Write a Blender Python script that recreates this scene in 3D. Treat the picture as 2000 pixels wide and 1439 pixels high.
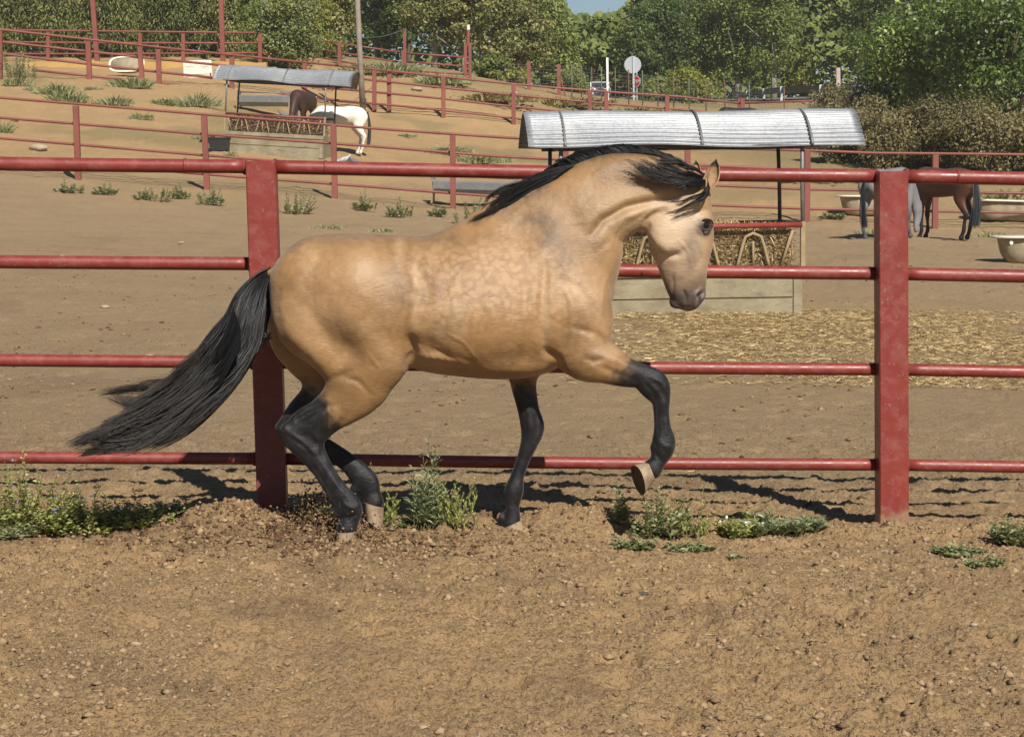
import bpy, bmesh, math, random
import numpy as np
from mathutils import Vector, Matrix, Euler

for o in list(bpy.data.objects):
    bpy.data.objects.remove(o, do_unlink=True)
scene = bpy.context.scene
col = scene.collection

# ------------------------------------------------------------------ camera
# measured in a 2000 x 1439 frame: focal length 4000 px (72 mm), eye height 1.66 m
FPX, CX, CY, CAMH = 4000.0, 1000.0, 719.5, 1.66
PITCH = math.atan(0.0909); ROLL = 0.017
_f = Vector((0, math.cos(PITCH), -math.sin(PITCH)))
_u0 = Vector((0, math.sin(PITCH), math.cos(PITCH)))
_r0 = Vector((1, 0, 0))
_r = _r0 * math.cos(ROLL) - _u0 * math.sin(ROLL)
_u = _u0 * math.cos(ROLL) + _r0 * math.sin(ROLL)
cam_d = bpy.data.cameras.new('camera')
cam_d.sensor_width = 36; cam_d.lens = 72; cam_d.clip_start = 0.1; cam_d.clip_end = 3000
cam = bpy.data.objects.new('camera', cam_d); col.objects.link(cam)
m3 = Matrix((_r, _u, -_f)).transposed()
cam.matrix_world = Matrix.Translation((0, 0, CAMH)) @ m3.to_4x4()
scene.camera = cam

# ------------------------------------------------------------------ world, sun, exposure
SUN_DIR = Vector((0.41, -1.05, 1.0)).normalized()      # towards the sun: behind the camera, to the right
el = math.asin(SUN_DIR.z); azc = math.atan2(SUN_DIR.x, SUN_DIR.y)
world = bpy.data.worlds.new('World'); scene.world = world; world.use_nodes = True
wn = world.node_tree; wn.nodes.clear()
sky = wn.nodes.new('ShaderNodeTexSky'); sky.sky_type = 'NISHITA'; sky.sun_disc = False
sky.sun_elevation = el; sky.sun_rotation = azc; sky.air_density = 1.0; sky.dust_density = 0.1; sky.ozone_density = 4.0
bgn = wn.nodes.new('ShaderNodeBackground'); bgn.inputs[1].default_value = 0.05
wo = wn.nodes.new('ShaderNodeOutputWorld')
wn.links.new(sky.outputs[0], bgn.inputs[0]); wn.links.new(bgn.outputs[0], wo.inputs[0])
sd = bpy.data.lights.new('sun', 'SUN'); sd.energy = 5.0; sd.angle = math.radians(0.53); sd.color = (1.0, 0.95, 0.86)
sun = bpy.data.objects.new('sun', sd); col.objects.link(sun)
sun.rotation_euler = SUN_DIR.to_track_quat('Z', 'Y').to_euler()
scene.view_settings.view_transform = 'Standard'; scene.view_settings.look = 'None'
scene.view_settings.exposure = 0.34; scene.view_settings.gamma = 1.0
scene.render.engine = 'CYCLES'
scene.render.resolution_x = 1024; scene.render.resolution_y = 736

# ------------------------------------------------------------------ helpers
def P(px, py, Y):
    """world point seen at photo pixel (px, py) at forward distance Y"""
    d = _f * FPX + _r * (px - CX) - _u * (py - CY)
    return Vector((0, 0, CAMH)) + d * (Y / d.y)

def proj(X, Y, Z):
    """world -> photo pixel, numpy friendly"""
    dx, dy, dz = X, Y, Z - CAMH
    a = dx * _f.x + dy * _f.y + dz * _f.z
    b = dx * _r.x + dy * _r.y + dz * _r.z
    c = dx * _u.x + dy * _u.y + dz * _u.z
    return CX + FPX * b / a, CY - FPX * c / a

def tag(o, label=None, cat=None, group=None, kind=None):
    if label: o['label'] = label
    if cat: o['category'] = cat
    if group: o['group'] = group
    if kind: o['kind'] = kind
    return o

def empty(name, loc=(0, 0, 0), rot=(0, 0, 0), label=None, cat=None, group=None):
    o = bpy.data.objects.new(name, None); col.objects.link(o)
    o.location = loc; o.rotation_euler = rot; o.empty_display_size = 0.2
    return tag(o, label, cat, group)

def link(name, me, mat=None, parent=None, smooth=False):
    if mat is not None:
        for m in (mat if isinstance(mat, (list, tuple)) else [mat]):
            me.materials.append(m)
    if smooth:
        me.polygons.foreach_set('use_smooth', [True] * len(me.polygons))
    o = bpy.data.objects.new(name, me); col.objects.link(o)
    if parent is not None: o.parent = parent
    return o

def mesh_np(name, V, F, mat=None, parent=None, smooth=False, attrs=None, matidx=None):
    """V (n,3) array, F (m,k) array of k-gons"""
    V = np.ascontiguousarray(V, dtype=np.float32); F = np.ascontiguousarray(F, dtype=np.int32)
    me = bpy.data.meshes.new(name)
    k = F.shape[1]; m = F.shape[0]
    me.vertices.add(len(V)); me.vertices.foreach_set('co', V.ravel())
    me.loops.add(m * k); me.loops.foreach_set('vertex_index', F.ravel())
    me.polygons.add(m); me.polygons.foreach_set('loop_start', np.arange(0, m * k, k, dtype=np.int32))
    try: me.polygons.foreach_set('loop_total', np.full(m, k, dtype=np.int32))
    except Exception: pass
    if matidx is not None: me.polygons.foreach_set('material_index', np.ascontiguousarray(matidx, dtype=np.int32))
    me.update(calc_edges=True)
    if attrs:
        for an, arr in attrs.items():
            arr = np.asarray(arr, dtype=np.float32)
            if arr.ndim == 1:
                a = me.attributes.new(an, 'FLOAT', 'POINT'); a.data.foreach_set('value', arr)
            else:
                a = me.attributes.new(an, 'FLOAT_COLOR', 'POINT')
                c4 = np.ones((len(arr), 4), dtype=np.float32); c4[:, :3] = arr
                a.data.foreach_set('color', c4.ravel())
    return link(name, me, mat, parent, smooth)

class MB:
    """collects simple shapes, builds ONE mesh object"""
    def __init__(self): self.v = []; self.f = []; self.mi = []; self.cur = 0
    def add(self, vs, fs):
        n = len(self.v); self.v += [tuple(v) for v in vs]
        self.f += [tuple(i + n for i in f) for f in fs]; self.mi += [self.cur] * len(fs)
    def box(self, c, s, rot=None, bev=0.0):
        cx, cy, cz = c; x, y, z = s[0] / 2, s[1] / 2, s[2] / 2
        b = min(bev, x * .9, y * .9)
        if b > 0:
            prof = [(-x + b, -y), (x - b, -y), (x, -y + b), (x, y - b), (x - b, y), (-x + b, y), (-x, y - b), (-x, -y + b)]
            prof_in = [(px * (x - b) / x, py * (y - b) / y) for px, py in prof]
            rings = [([(a, b2, -z) for a, b2 in prof_in]), ([(a, b2, -z + b) for a, b2 in prof]), ([(a, b2, z - b) for a, b2 in prof]), ([(a, b2, z) for a, b2 in prof_in])]
            vs = [v for r in rings for v in r]; fs = []
            for k in range(3):
                for i in range(8):
                    j = (i + 1) % 8; fs.append((k * 8 + i, k * 8 + j, k * 8 + 8 + j, k * 8 + 8 + i))
            fs.append(tuple(reversed(range(8)))); fs.append(tuple(range(24, 32)))
        else:
            vs = [(sx * x, sy * y, sz * z) for sz in (-1, 1) for sx, sy in ((-1, -1), (1, -1), (1, 1), (-1, 1))]
            fs = [(3, 2, 1, 0), (4, 5, 6, 7), (0, 1, 5, 4), (1, 2, 6, 5), (2, 3, 7, 6), (3, 0, 4, 7)]
        R = rot if rot is not None else Matrix.Identity(3)
        self.add([R @ Vector(v) + Vector(c) for v in vs], fs)
    def tube(self, pts, r, n=10, cap=True, flat=None):
        pts = [Vector(p) for p in pts]
        rs = r if isinstance(r, (list, tuple)) else [r] * len(pts)
        t0 = (pts[1] - pts[0]).normalized()
        ref = Vector((0, 0, 1)) if abs(t0.z) < .9 else Vector((0, 1, 0))
        a = t0.cross(ref).normalized(); vs = []
        for i, p in enumerate(pts):
            if i == 0: t = t0
            elif i == len(pts) - 1: t = (pts[i] - pts[i - 1]).normalized()
            else: t = (pts[i + 1] - pts[i - 1]).normalized()
            a = (a - t * a.dot(t)).normalized(); b = t.cross(a)
            for k in range(n):
                th = 2 * math.pi * k / n
                vs.append(p + a * (math.cos(th) * rs[i]) + b * (math.sin(th) * rs[i] * (flat or 1)))
        fs = []
        for i in range(len(pts) - 1):
            for k in range(n):
                j = (k + 1) % n
                fs.append((i * n + k, i * n + n + k, i * n + n + j, i * n + j))
        if cap:
            fs.append(tuple(range(n))); fs.append(tuple(reversed(range((len(pts) - 1) * n, len(pts) * n))))
        self.add(vs, fs)
    def loft(self, rings, cap=True):
        n = len(rings[0]); vs = [v for r in rings for v in r]; fs = []
        for i in range(len(rings) - 1):
            for k in range(n):
                j = (k + 1) % n
                fs.append((i * n + k, i * n + j, i * n + n + j, i * n + n + k))
        if cap:
            fs.append(tuple(reversed(range(n)))); fs.append(tuple(range((len(rings) - 1) * n, len(rings) * n)))
        self.add(vs, fs)
    def build(self, name, mat=None, parent=None, smooth=False, autosmooth=None):
        me = bpy.data.meshes.new(name); me.from_pydata(self.v, [], self.f)
        if any(self.mi): me.polygons.foreach_set('material_index', self.mi)
        me.update()
        bm = bmesh.new(); bm.from_mesh(me); bmesh.ops.recalc_face_normals(bm, faces=bm.faces)
        if autosmooth is not None:
            for e in bm.edges:
                if len(e.link_faces) == 2 and e.calc_face_angle(0) > math.radians(autosmooth): e.smooth = False
            for f_ in bm.faces: f_.smooth = True
        bm.to_mesh(me); bm.free()
        return link(name, me, mat, parent, smooth)

def hash2(ix, iy, seed=0):
    h = (ix.astype(np.int64) * 374761393 + iy.astype(np.int64) * 668265263 + seed * 1442695041) & 0xffffffff
    h = ((h ^ (h >> 13)) * 1274126177) & 0xffffffff
    h = (h ^ (h >> 16)) & 0xffffffff
    return h.astype(np.float64) / 4294967295.0

def vnoise(x, y, seed=0):
    x0 = np.floor(x); y0 = np.floor(y); fx = x - x0; fy = y - y0
    fx = fx * fx * (3 - 2 * fx); fy = fy * fy * (3 - 2 * fy)
    x0 = x0.astype(np.int64); y0 = y0.astype(np.int64)
    a = hash2(x0, y0, seed); b = hash2(x0 + 1, y0, seed); c = hash2(x0, y0 + 1, seed); d = hash2(x0 + 1, y0 + 1, seed)
    return (a * (1 - fx) + b * fx) * (1 - fy) + (c * (1 - fx) + d * fx) * fy * 1.0

def fbm(x, y, seed=0, octv=4, gain=.5):
    s = 0; amp = 1; tot = 0
    for i in range(octv):
        s = s + amp * vnoise(x * 2 ** i + 17.3 * i, y * 2 ** i - 9.1 * i, seed + i); tot += amp; amp *= gain
    return s / tot

def worley(x, y, seed=0):
    """distance to the nearest jittered lattice point, and that point's random id"""
    x0 = np.floor(x).astype(np.int64); y0 = np.floor(y).astype(np.int64)
    best = np.full(x.shape, 9.0); bid = np.zeros(x.shape)
    for dx in (-1, 0, 1):
        for dy in (-1, 0, 1):
            cx = x0 + dx; cy = y0 + dy
            jx = cx + hash2(cx, cy, seed); jy = cy + hash2(cx, cy, seed + 7)
            d = np.hypot(x - jx, y - jy); idn = hash2(cx, cy, seed + 13)
            m = d < best; best = np.where(m, d, best); bid = np.where(m, idn, bid)
    return best, bid

def sstep(a, b, x):
    t = np.clip((x - a) / (b - a), 0, 1); return t * t * (3 - 2 * t)

# ------------------------------------------------------------------ materials
class NT:
    def __init__(self, name):
        self.m = bpy.data.materials.new(name); self.m.use_nodes = True
        self.t = self.m.node_tree; self.t.nodes.clear()
        self.out = self.t.nodes.new('ShaderNodeOutputMaterial')
        self.b = self.t.nodes.new('ShaderNodeBsdfPrincipled')
        self.t.links.new(self.b.outputs[0], self.out.inputs[0])
    def n(self, typ, **kw):
        nd = self.t.nodes.new(typ)
        for k, v in kw.items():
            if k.startswith('_'): setattr(nd, k[1:], v)
            else: nd.inputs[k.replace('__', ' ')].default_value = v
        return nd
    def l(self, a, b): self.t.links.new(a, b)
    def coord(self, scale=1.0, kind='Object'):
        tc = self.n('ShaderNodeTexCoord'); mp = self.n('ShaderNodeMapping')
        if not isinstance(scale, (tuple, list)): scale = (scale,) * 3
        mp.inputs['Scale'].default_value = scale
        self.l(tc.outputs[kind], mp.inputs[0]); return mp.outputs[0]
    def noise(self, vec, scale=5, detail=4, rough=.6, dist=0):
        nd = self.n('ShaderNodeTexNoise', Scale=scale, Detail=detail, Roughness=rough, Distortion=dist)
        self.l(vec, nd.inputs['Vector']); return nd.outputs['Fac']
    def ramp(self, fac, stops):
        r = self.n('ShaderNodeValToRGB'); e = r.color_ramp.elements
        while len(e) < len(stops): e.new(.5)
        for i, (p, c) in enumerate(stops):
            e[i].position = p; e[i].color = (c[0], c[1], c[2], 1) if isinstance(c, (tuple, list)) else (c, c, c, 1)
        self.l(fac, r.inputs[0]); return r.outputs[0]
    def mix(self, fac, a, b, mode='MIX'):
        nd = self.n('ShaderNodeMix', _data_type='RGBA', _blend_type=mode)
        for ii, v in ((0, fac), (6, a), (7, b)):
            sock = nd.inputs[ii]
            if hasattr(v, 'is_linked'): self.l(v, sock)
            elif isinstance(v, (int, float)): sock.default_value = v if ii == 0 else (v, v, v, 1)
            else: sock.default_value = (v[0], v[1], v[2], 1)
        return nd.outputs[2]
    def math(self, op, a, b=0.0):
        nd = self.n('ShaderNodeMath', _operation=op)
        for sock, v in ((nd.inputs[0], a), (nd.inputs[1], b)):
            if isinstance(v, (int, float)): sock.default_value = v
            else: self.l(v, sock)
        return nd.outputs[0]
    def attr(self, name, out='Fac'):
        a = self.n('ShaderNodeAttribute'); a.attribute_name = name; return a.outputs[out]
    def bump(self, h, strength=.5, dist=.01):
        b = self.n('ShaderNodeBump', Strength=strength, Distance=dist)
        self.l(h, b.inputs['Height']); self.l(b.outputs[0], self.b.inputs['Normal'])
    def set(self, rough=.8, metal=0.0, spec=.5):
        self.b.inputs['Roughness'].default_value = rough; self.b.inputs['Metallic'].default_value = metal
        self.b.inputs['Specular IOR Level'].default_value = spec; return self
    def color(self, c):
        if isinstance(c, (tuple, list)): self.b.inputs['Base Color'].default_value = (c[0], c[1], c[2], 1)
        else: self.l(c, self.b.inputs['Base Color'])

def simple(name, c, rough=.7, metal=0, var=.25, scale=8, bump=.2, bdist=.005, spec=.4):
    t = NT(name); v = t.coord(1); f = t.noise(v, scale, 5, .65)
    lo = tuple(x * (1 - var) for x in c); hi = tuple(min(1, x * (1 + var)) for x in c)
    t.color(t.ramp(f, [(.3, lo), (.7, hi)])); t.set(rough, metal, spec)
    if bump: t.bump(t.noise(v, scale * 4, 4, .6), bump, bdist)
    return t.m

def red_paint(name, base=(.205, .029, .021), worn=.5):
    t = NT(name); v = t.coord(1)
    f1 = t.noise(v, 3, 5, .6); f2 = t.noise(v, 45, 6, .7); f3 = t.noise(v, 14, 6, .75)
    c = t.ramp(f1, [(.3, tuple(x * .82 for x in base)), (.7, tuple(x * 1.15 for x in base))])
    dusty = t.ramp(f3, [(.48, 0), (.75, .32)])
    c = t.mix(dusty, c, (.34, .17, .13))
    spot = t.ramp(f2, [(.61, 0), (.68, worn)])
    c = t.mix(spot, c, (.30, .22, .19))
    rust = t.ramp(t.noise(t.coord((3, 3, 14)), 7, 6, .8), [(.63, 0), (.74, .7)])
    c = t.mix(rust, c, (.10, .035, .02))
    sz = t.n('ShaderNodeSeparateXYZ'); t.l(v, sz.inputs[0])
    low = t.math('ADD', sz.outputs['Z'], t.math('ADD', .2, t.math('MULTIPLY', t.noise(v, 16, 6, .75), -.22)))
    c = t.mix(t.ramp(low, [(.0, .75), (.055, 0)]), c, (.30, .20, .115))
    t.color(c); t.set(.38, 0, .5)
    t.l(t.ramp(f3, [(.3, .3), (.7, .62)]), t.b.inputs['Roughness'])
    t.bump(f2, .25, .002)
    return t.m

MAT = {}
MAT['red'] = red_paint('red_paint')
MAT['red_far'] = simple('red_paint_weathered', (.205, .062, .046), .55, var=.2, scale=1.3, bump=0)
MAT['galv'] = None
t = NT('galvanised_sheet'); v = t.coord(1)
vo = t.n('ShaderNodeTexVoronoi', Scale=26.0); t.l(v, vo.inputs['Vector'])
c = t.ramp(vo.outputs['Distance'], [(0, (.17, .18, .195)), (.6, (.245, .255, .27))])
c = t.mix(t.ramp(t.noise(v, 2.2, 5, .7), [(.45, 0), (.75, .55)]), c, (.42, .41, .40))
c = t.mix(t.ramp(t.noise(v, 7, 5, .8), [(.66, 0), (.74, .6)]), c, (.30, .22, .15))
t.color(c); t.set(.5, .35, .5); t.bump(t.noise(v, 30, 3, .5), .1, .003); MAT['galv'] = t.m
MAT['steel'] = simple('dull_grey_steel', (.20, .20, .19), .55, .4, .25, 6, .1)
MAT['darksteel'] = simple('dark_rusty_steel', (.07, .055, .05), .7, .2, .3, 9, .2)
MAT['tanpipe'] = simple('dusty_tan_pipe', (.30, .22, .12), .8, 0, .2, 9, .2)
t = NT('weathered_concrete'); v = t.coord(1)
c = t.ramp(t.noise(v, 2.6, 6, .7), [(.3, (.20, .165, .10)), (.6, (.31, .265, .175)), (.8, (.36, .32, .23))])
c = t.mix(t.ramp(t.noise(t.coord((.8, .8, 3)), 5, 6, .8), [(.5, 0), (.68, .7)]), c, (.15, .125, .08))
t.color(c); t.set(.93, 0, .2); t.bump(t.noise(v, 24, 6, .75), .5, .012); MAT['concrete'] = t.m
MAT['tub'] = simple('chipped_white_enamel', (.72, .68, .56), .35, 0, .08, 4, 0)
MAT['tubside'] = simple('dirty_tub_underside', (.33, .27, .18), .8, 0, .3, 5, .2)
MAT['wood'] = simple('grey_weathered_wood', (.23, .19, .15), .85, 0, .3, 3, .3)
MAT['black'] = simple('black_plastic', (.02, .02, .022), .5, 0, .3, 4, .1)
# ------------------------------------------------------------------ terrain
CP_PX = [(0, 340, 49), (152, 352, 49), (404, 371, 49), (652, 384, 49), (885, 408, 49), (1100, 420, 49), (1340, 428, 49), (1575, 434, 49), (1826, 446, 49), (2000, 450, 49),
    (1400, 607, 24), (1900, 612, 24), (1000, 600, 24), (500, 585, 24), (0, 565, 24), (1960, 512, 32), (1720, 460, 42), (1690, 404, 53),
    (845, 405, 51), (1000, 401, 51), (430, 291, 58), (640, 309, 58), (705, 286, 62), (0, 262, 58), (200, 274, 58), (1000, 345, 60), (1300, 340, 60), (1500, 332, 60), (1720, 327, 60), (1950, 340, 58),
    (0, 150, 73), (174, 156, 74), (311, 164, 74.5), (453, 179, 76), (595, 200, 79), (731, 224, 83), (866, 238, 83), (1003, 256, 83), (1152, 269, 83), (1303, 276, 83), (1449, 285, 83),
    (60, 141, 81), (250, 145, 81), (440, 147, 81), (515, 151, 81), (300, 120, 85), (60, 118, 85), (500, 127, 85),
    (663, 127, 92), (790, 139, 92), (912, 163, 90), (1033, 183, 95), (1091, 186, 96), (1237, 198, 112), (1165, 191, 125), (1165, 197, 180),
    (1604, 198, 105), (1500, 198, 112), (1397, 196, 125), (200, 108, 110), (700, 122, 110), (1900, 205, 95), (1000, 172, 150), (0, 112, 150), (2000, 195, 150)]
CP_W = [(-1.5, 6.5, .04), (0, 6.5, .0), (1.5, 6.5, -.03), (-4, 4, .06), (0, 4, 0), (4, 4, -.06), (-1.2, 9.4, .05), (0.3, 9.3, .01), (1.85, 9.6, -.045), (-2.5, 9.4, .09), (2.5, 9.6, -.055),
    (-1.2, 10.6, .02), (0.3, 10.6, -.03), (1.9, 10.6, -.085), (-2.6, 10.6, .05), (2.6, 10.6, -.1), (-3, 15, .14), (0, 15, .03), (3, 15, -.06), (0, 300, 16), (-150, 300, 22), (150, 300, 10)]
cp = []
for a, b, Y in CP_PX:
    p = P(a, b, Y); cp.append((p.x, p.y, p.z))
cp += CP_W
cp = np.array(cp, dtype=float)
def _uv(X, Y): return np.stack([np.clip(X / np.maximum(Y, 3), -.62, .62) * 4.5, np.log(np.maximum(Y, 3)) * 2.2], -1)
_cu = _uv(cp[:, 0], cp[:, 1]); _q = (cp[:, 2] - CAMH) / cp[:, 1]
def _phi(r2): return np.where(r2 > 1e-12, .5 * r2 * np.log(np.maximum(r2, 1e-12)), 0)
_n = len(cp)
_K = _phi(((_cu[:, None] - _cu[None]) ** 2).sum(-1)) + np.eye(_n) * .02
_A = np.zeros((_n + 3, _n + 3)); _A[:_n, :_n] = _K; _A[:_n, _n] = 1; _A[:_n, _n + 1:] = _cu; _A[_n, :_n] = 1; _A[_n + 1:, :_n] = _cu.T
_w = np.linalg.solve(_A, np.concatenate([_q, np.zeros(3)]))
def _bump(X, Y, cx, cy, r, ry=None):
    ry = ry or r
    return np.exp(-((X - cx) / r) ** 2 - ((Y - cy) / ry) ** 2)
mound_c = P(455, 1020, 9.45)
hoof_c = P(676, 1075, 9.12); mound2_c = P(1120, 1040, 9.45)
def ground_base(X, Y):
    X = np.asarray(X, float); Y = np.asarray(Y, float); sh = X.shape
    Xr, Yr = X.ravel(), Y.ravel(); out = np.empty(len(Xr))
    k_ = np.minimum(1, 140 / np.maximum(Yr, 1)); Xr = Xr * k_; Yr = Yr * k_
    for s in range(0, len(Xr), 40000):
        uv = _uv(Xr[s:s + 40000], Yr[s:s + 40000])
        r2 = ((uv[:, None, :] - _cu[None]) ** 2).sum(-1)
        q = _phi(r2) @ _w[:_n] + _w[_n] + uv @ _w[_n + 1:]
        out[s:s + 40000] = CAMH + q * np.maximum(Yr[s:s + 40000], 3)
    return out.reshape(sh)
def ground_z(X, Y, fine=False):
    X = np.asarray(X, float); Y = np.asarray(Y, float)
    z = ground_base(X, Y)
    near = 1 - sstep(11, 16, Y)
    z = z + (fbm(X * .8, Y * .8, 3, 3) - .5) * (.05 + .10 * sstep(20, 60, Y))
    z = z + (fbm(X * 2.6, Y * 2.6, 5, 3) - .5) * (.035 * near + .03 * sstep(20, 40, Y))
    # ridge of kicked-up earth under the fence
    ridge = np.exp(-((Y - 9.62 - .05 * X - .12 * (fbm(X * 1.3, X * 0 + 2, 8, 2) - .5)) / .26) ** 2)
    z = z + ridge * (.035 + .05 * (fbm(X * 3.1, Y * 3.1, 9, 3) - .3))
    z = z + .10 * _bump(X, Y, mound_c.x, mound_c.y, .26, .2) + .04 * _bump(X, Y, mound2_c.x, mound2_c.y, .25, .18)
    z = z - .045 * _bump(X, Y, hoof_c.x, hoof_c.y, .12, .10)
    z = z + .05 * _bump(X, Y, mound_c.x + .42, mound_c.y - .22, .2, .15)
    z = z + .05 * _bump(X, Y, hoof_c.x - .16, hoof_c.y - .02, .10, .09) + .035 * _bump(X, Y, hoof_c.x + .05, hoof_c.y - .20, .16, .08) + .03 * _bump(X, Y, hoof_c.x - .45, hoof_c.y - .10, .2, .1)
    # footprints pressed into the soft ground
    if fine:
        rough = near * (.78 + .9 * ridge + .5 * sstep(.45, .7, fbm(X * .9 + 4, Y * .9, 21, 3)))
        wx = X + .05 * (fbm(X * 9, Y * 9, 31, 2) - .5); wy = Y + .05 * (fbm(X * 9 + 40, Y * 9, 33, 2) - .5)
        d1, i1 = worley(wx * 11, wy * 11, 41); z = z + rough * .020 * np.clip(i1 - .45, 0, 1) * 1.8 * np.clip(1 - (d1 / .46) ** 2, 0, 1) ** .6
        d2, i2 = worley(wx * 24, wy * 24, 43); z = z + rough * .013 * np.clip(i2 - .3, 0, 1) * np.clip(1 - (d2 / .45) ** 2, 0, 1) ** .6
        d3, i3 = worley(wx * 52, wy * 52, 47); z = z + (.4 * near + .6 * rough) * .0085 * i3 * np.clip(1 - (d3 / .5) ** 2, 0, 1) ** .6
        z = z + (.3 * near + .7 * rough) * .045 * (fbm(X * 16, Y * 16, 51, 5, .68) - .5); pit = fbm(X * 7 + 3, Y * 9, 57, 4, .6); z = z - near * .05 * np.clip(pit - .60, 0, 1)
        d4, i4 = worley(wx * 2.6, wy * 2.6, 61); z = z - near * .040 * (i4 > .30) * np.clip(1 - (d4 / .24) ** 2, 0, 1) + near * .012 * (i4 > .30) * np.exp(-((d4 - .29) / .06) ** 2)
        z = z + near * .004 * (hash2(np.round(X * 90).astype(int), np.round(Y * 90).astype(int), 5) - .5)
        far = sstep(11, 16, Y)
        z = z + far * (fbm(X * 5, Y * 5, 71, 3) - .5) * .036; d5, i5 = worley(X * 3.1, Y * 3.1, 73); z = z - far * .022 * (i5 > .5) * np.clip(1 - (d5 / .3) ** 2, 0, 1)
    return z
def gz(x, y): return float(ground_z(np.array([x]), np.array([y]))[0])
def G(px, py, Yg):
    """ground point under photo pixel column px near distance Yg"""
    p = P(px, py, Yg); return Vector((p.x, p.y, gz(p.x, p.y)))

rows = [2.5, 3.2, 3.9, 4.5, 5.0, 5.3, 5.5]
while rows[-1] < 1200:
    Y = rows[-1]
    d = max(.008, 1.25 * Y * Y / 6640.0)
    if Y > 30: d = min(d, .42)
    if Y > 110: d = .42 + (Y - 110) * .08
    rows.append(Y + d)
rows = np.array(rows)
ui = np.linspace(-.275, .275, 760)
uo = .275 + np.cumsum(np.linspace(.002, .06, 40))
us = np.concatenate([-uo[::-1], ui, uo])
UU, YY = np.meshgrid(us, rows)
XX = UU * YY + np.sign(UU) * np.maximum(0, np.abs(UU) - .275) * 30
ZZ = ground_z(XX, YY, True)
nr, nc = XX.shape
ids = np.arange(nr * nc).reshape(nr, nc)
Fq = np.stack([ids[:-1, :-1], ids[:-1, 1:], ids[1:, 1:], ids[1:, :-1]], -1).reshape(-1, 4)
# earth colours: brown riding track, greyer trodden paddock, ochre hillside, straw-strewn patch by the hay rack
Xf, Yf = XX.ravel(), YY.ravel()
c_track = np.array([.52, .335, .162]); c_pad = np.array([.385, .27, .15]); c_hill = np.array([.48, .305, .14]); c_straw = np.array([.42, .30, .13]); c_green = np.array([.15, .16, .06]); c_dung = np.array([.20, .125, .07])
wn1 = fbm(Xf * .25, Yf * .25, 81, 4); wn2 = fbm(Xf * 1.7, Yf * 1.7, 83, 4)
C = c_track[None] + (c_pad - c_track)[None] * sstep(10.2, 12.5, Yf + wn1)[:, None]
k = sstep(44, 58, Yf + (wn1 - .5) * 16) * (1 - .55 * sstep(2, 16, Xf)) 
C = C + (c_hill - C) * k[:, None]
strawc = P(1650, 650, 21.5)
ks = np.exp(-((Xf - strawc.x - .4) / 3.4) ** 4 - ((Yf - 20.6) / 4.4) ** 4) * sstep(.36, .6, wn2 * .6 + wn1 * .4 + .05)
C = C + (c_straw - C) * (.75 * ks)[:, None]
kg = sstep(.56, .72, fbm(Xf * .35 + 9, Yf * .22, 87, 4)) * sstep(40, 60, Yf) * .55 + sstep(.5, .7, fbm(Xf * .2, Yf * .2, 89, 3)) * sstep(86, 100, Yf) * .8
kg = np.maximum(kg, sstep(84, 92, Yf) * .45 * (Xf > -8))
kg = np.maximum(kg, .5 * sstep(52, 58, Yf) * sstep(6, 9, Xf))
C = C + (c_green - C) * (np.clip(kg, 0, .85))[:, None]
kd = sstep(.58, .74, fbm(Xf * 1.3, Yf * 1.3, 91, 4)) * .55 * (1 - sstep(11, 13, Yf)) + sstep(.66, .78, fbm(Xf * .9 + 3, Yf * .7, 93, 4)) * .35 * sstep(12, 14, Yf) * (1 - sstep(40, 60, Yf))
kd = np.maximum(kd, .95 * _bump(Xf, Yf, mound_c.x + .35, mound_c.y - .38, .65, .26) * (.5 + fbm(Xf * 6, Yf * 6, 95, 3)))
C = C + (c_dung - C) * kd[:, None]
t = NT('dry_earth')
vc = t.attr('earth', 'Color'); v = t.coord(1)
n1 = t.noise(v, 7, 6, .7); n2 = t.noise(v, 60, 6, .75); n3 = t.noise(v, .9, 5, .6); n4 = t.noise(v, 22, 5, .7)
c = t.mix(t.ramp(n1, [(.35, .0), (.75, .4)]), vc, (.50, .355, .205)); c = t.mix(t.ramp(t.noise(t.coord((1, .5, 1)), 2.3, 6, .75), [(.5, 0), (.72, .35)]), c, (.24, .16, .09))
c = t.mix(t.ramp(n2, [(.36, .8), (.49, 0)]), c, (.11, .07, .04))
c = t.mix(t.ramp(n4, [(.60, 0), (.75, .55)]), c, (.17, .11, .062))
c = t.mix(t.ramp(n2, [(.62, 0), (.74, .45)]), c, (.56, .43, .27))
c = t.mix(t.ramp(n3, [(.35, .22), (.6, 0)]), c, (.24, .165, .10))
n5 = t.noise(v, 170, 4, .7)
c = t.mix(t.ramp(n5, [(.36, .4), (.48, 0)]), c, (.16, .10, .055)); c = t.mix(t.ramp(n5, [(.56, 0), (.70, .5)]), c, (.56, .42, .26))
t.color(c); t.set(.97, 0, .12)
h = t.math('ADD', t.math('MULTIPLY', n4, .6), t.math('ADD', t.math('MULTIPLY', n2, .6), t.math('MULTIPLY', n5, .3))); t.bump(h, 1.0, .035)
MAT['earth'] = t.m
tag(mesh_np('ground', np.stack([Xf, Yf, ZZ.ravel()], -1), Fq, MAT['earth'], smooth=False, attrs={'earth': C}), 'dry trodden earth of the riding track, paddock and hillside', kind='structure')

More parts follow.
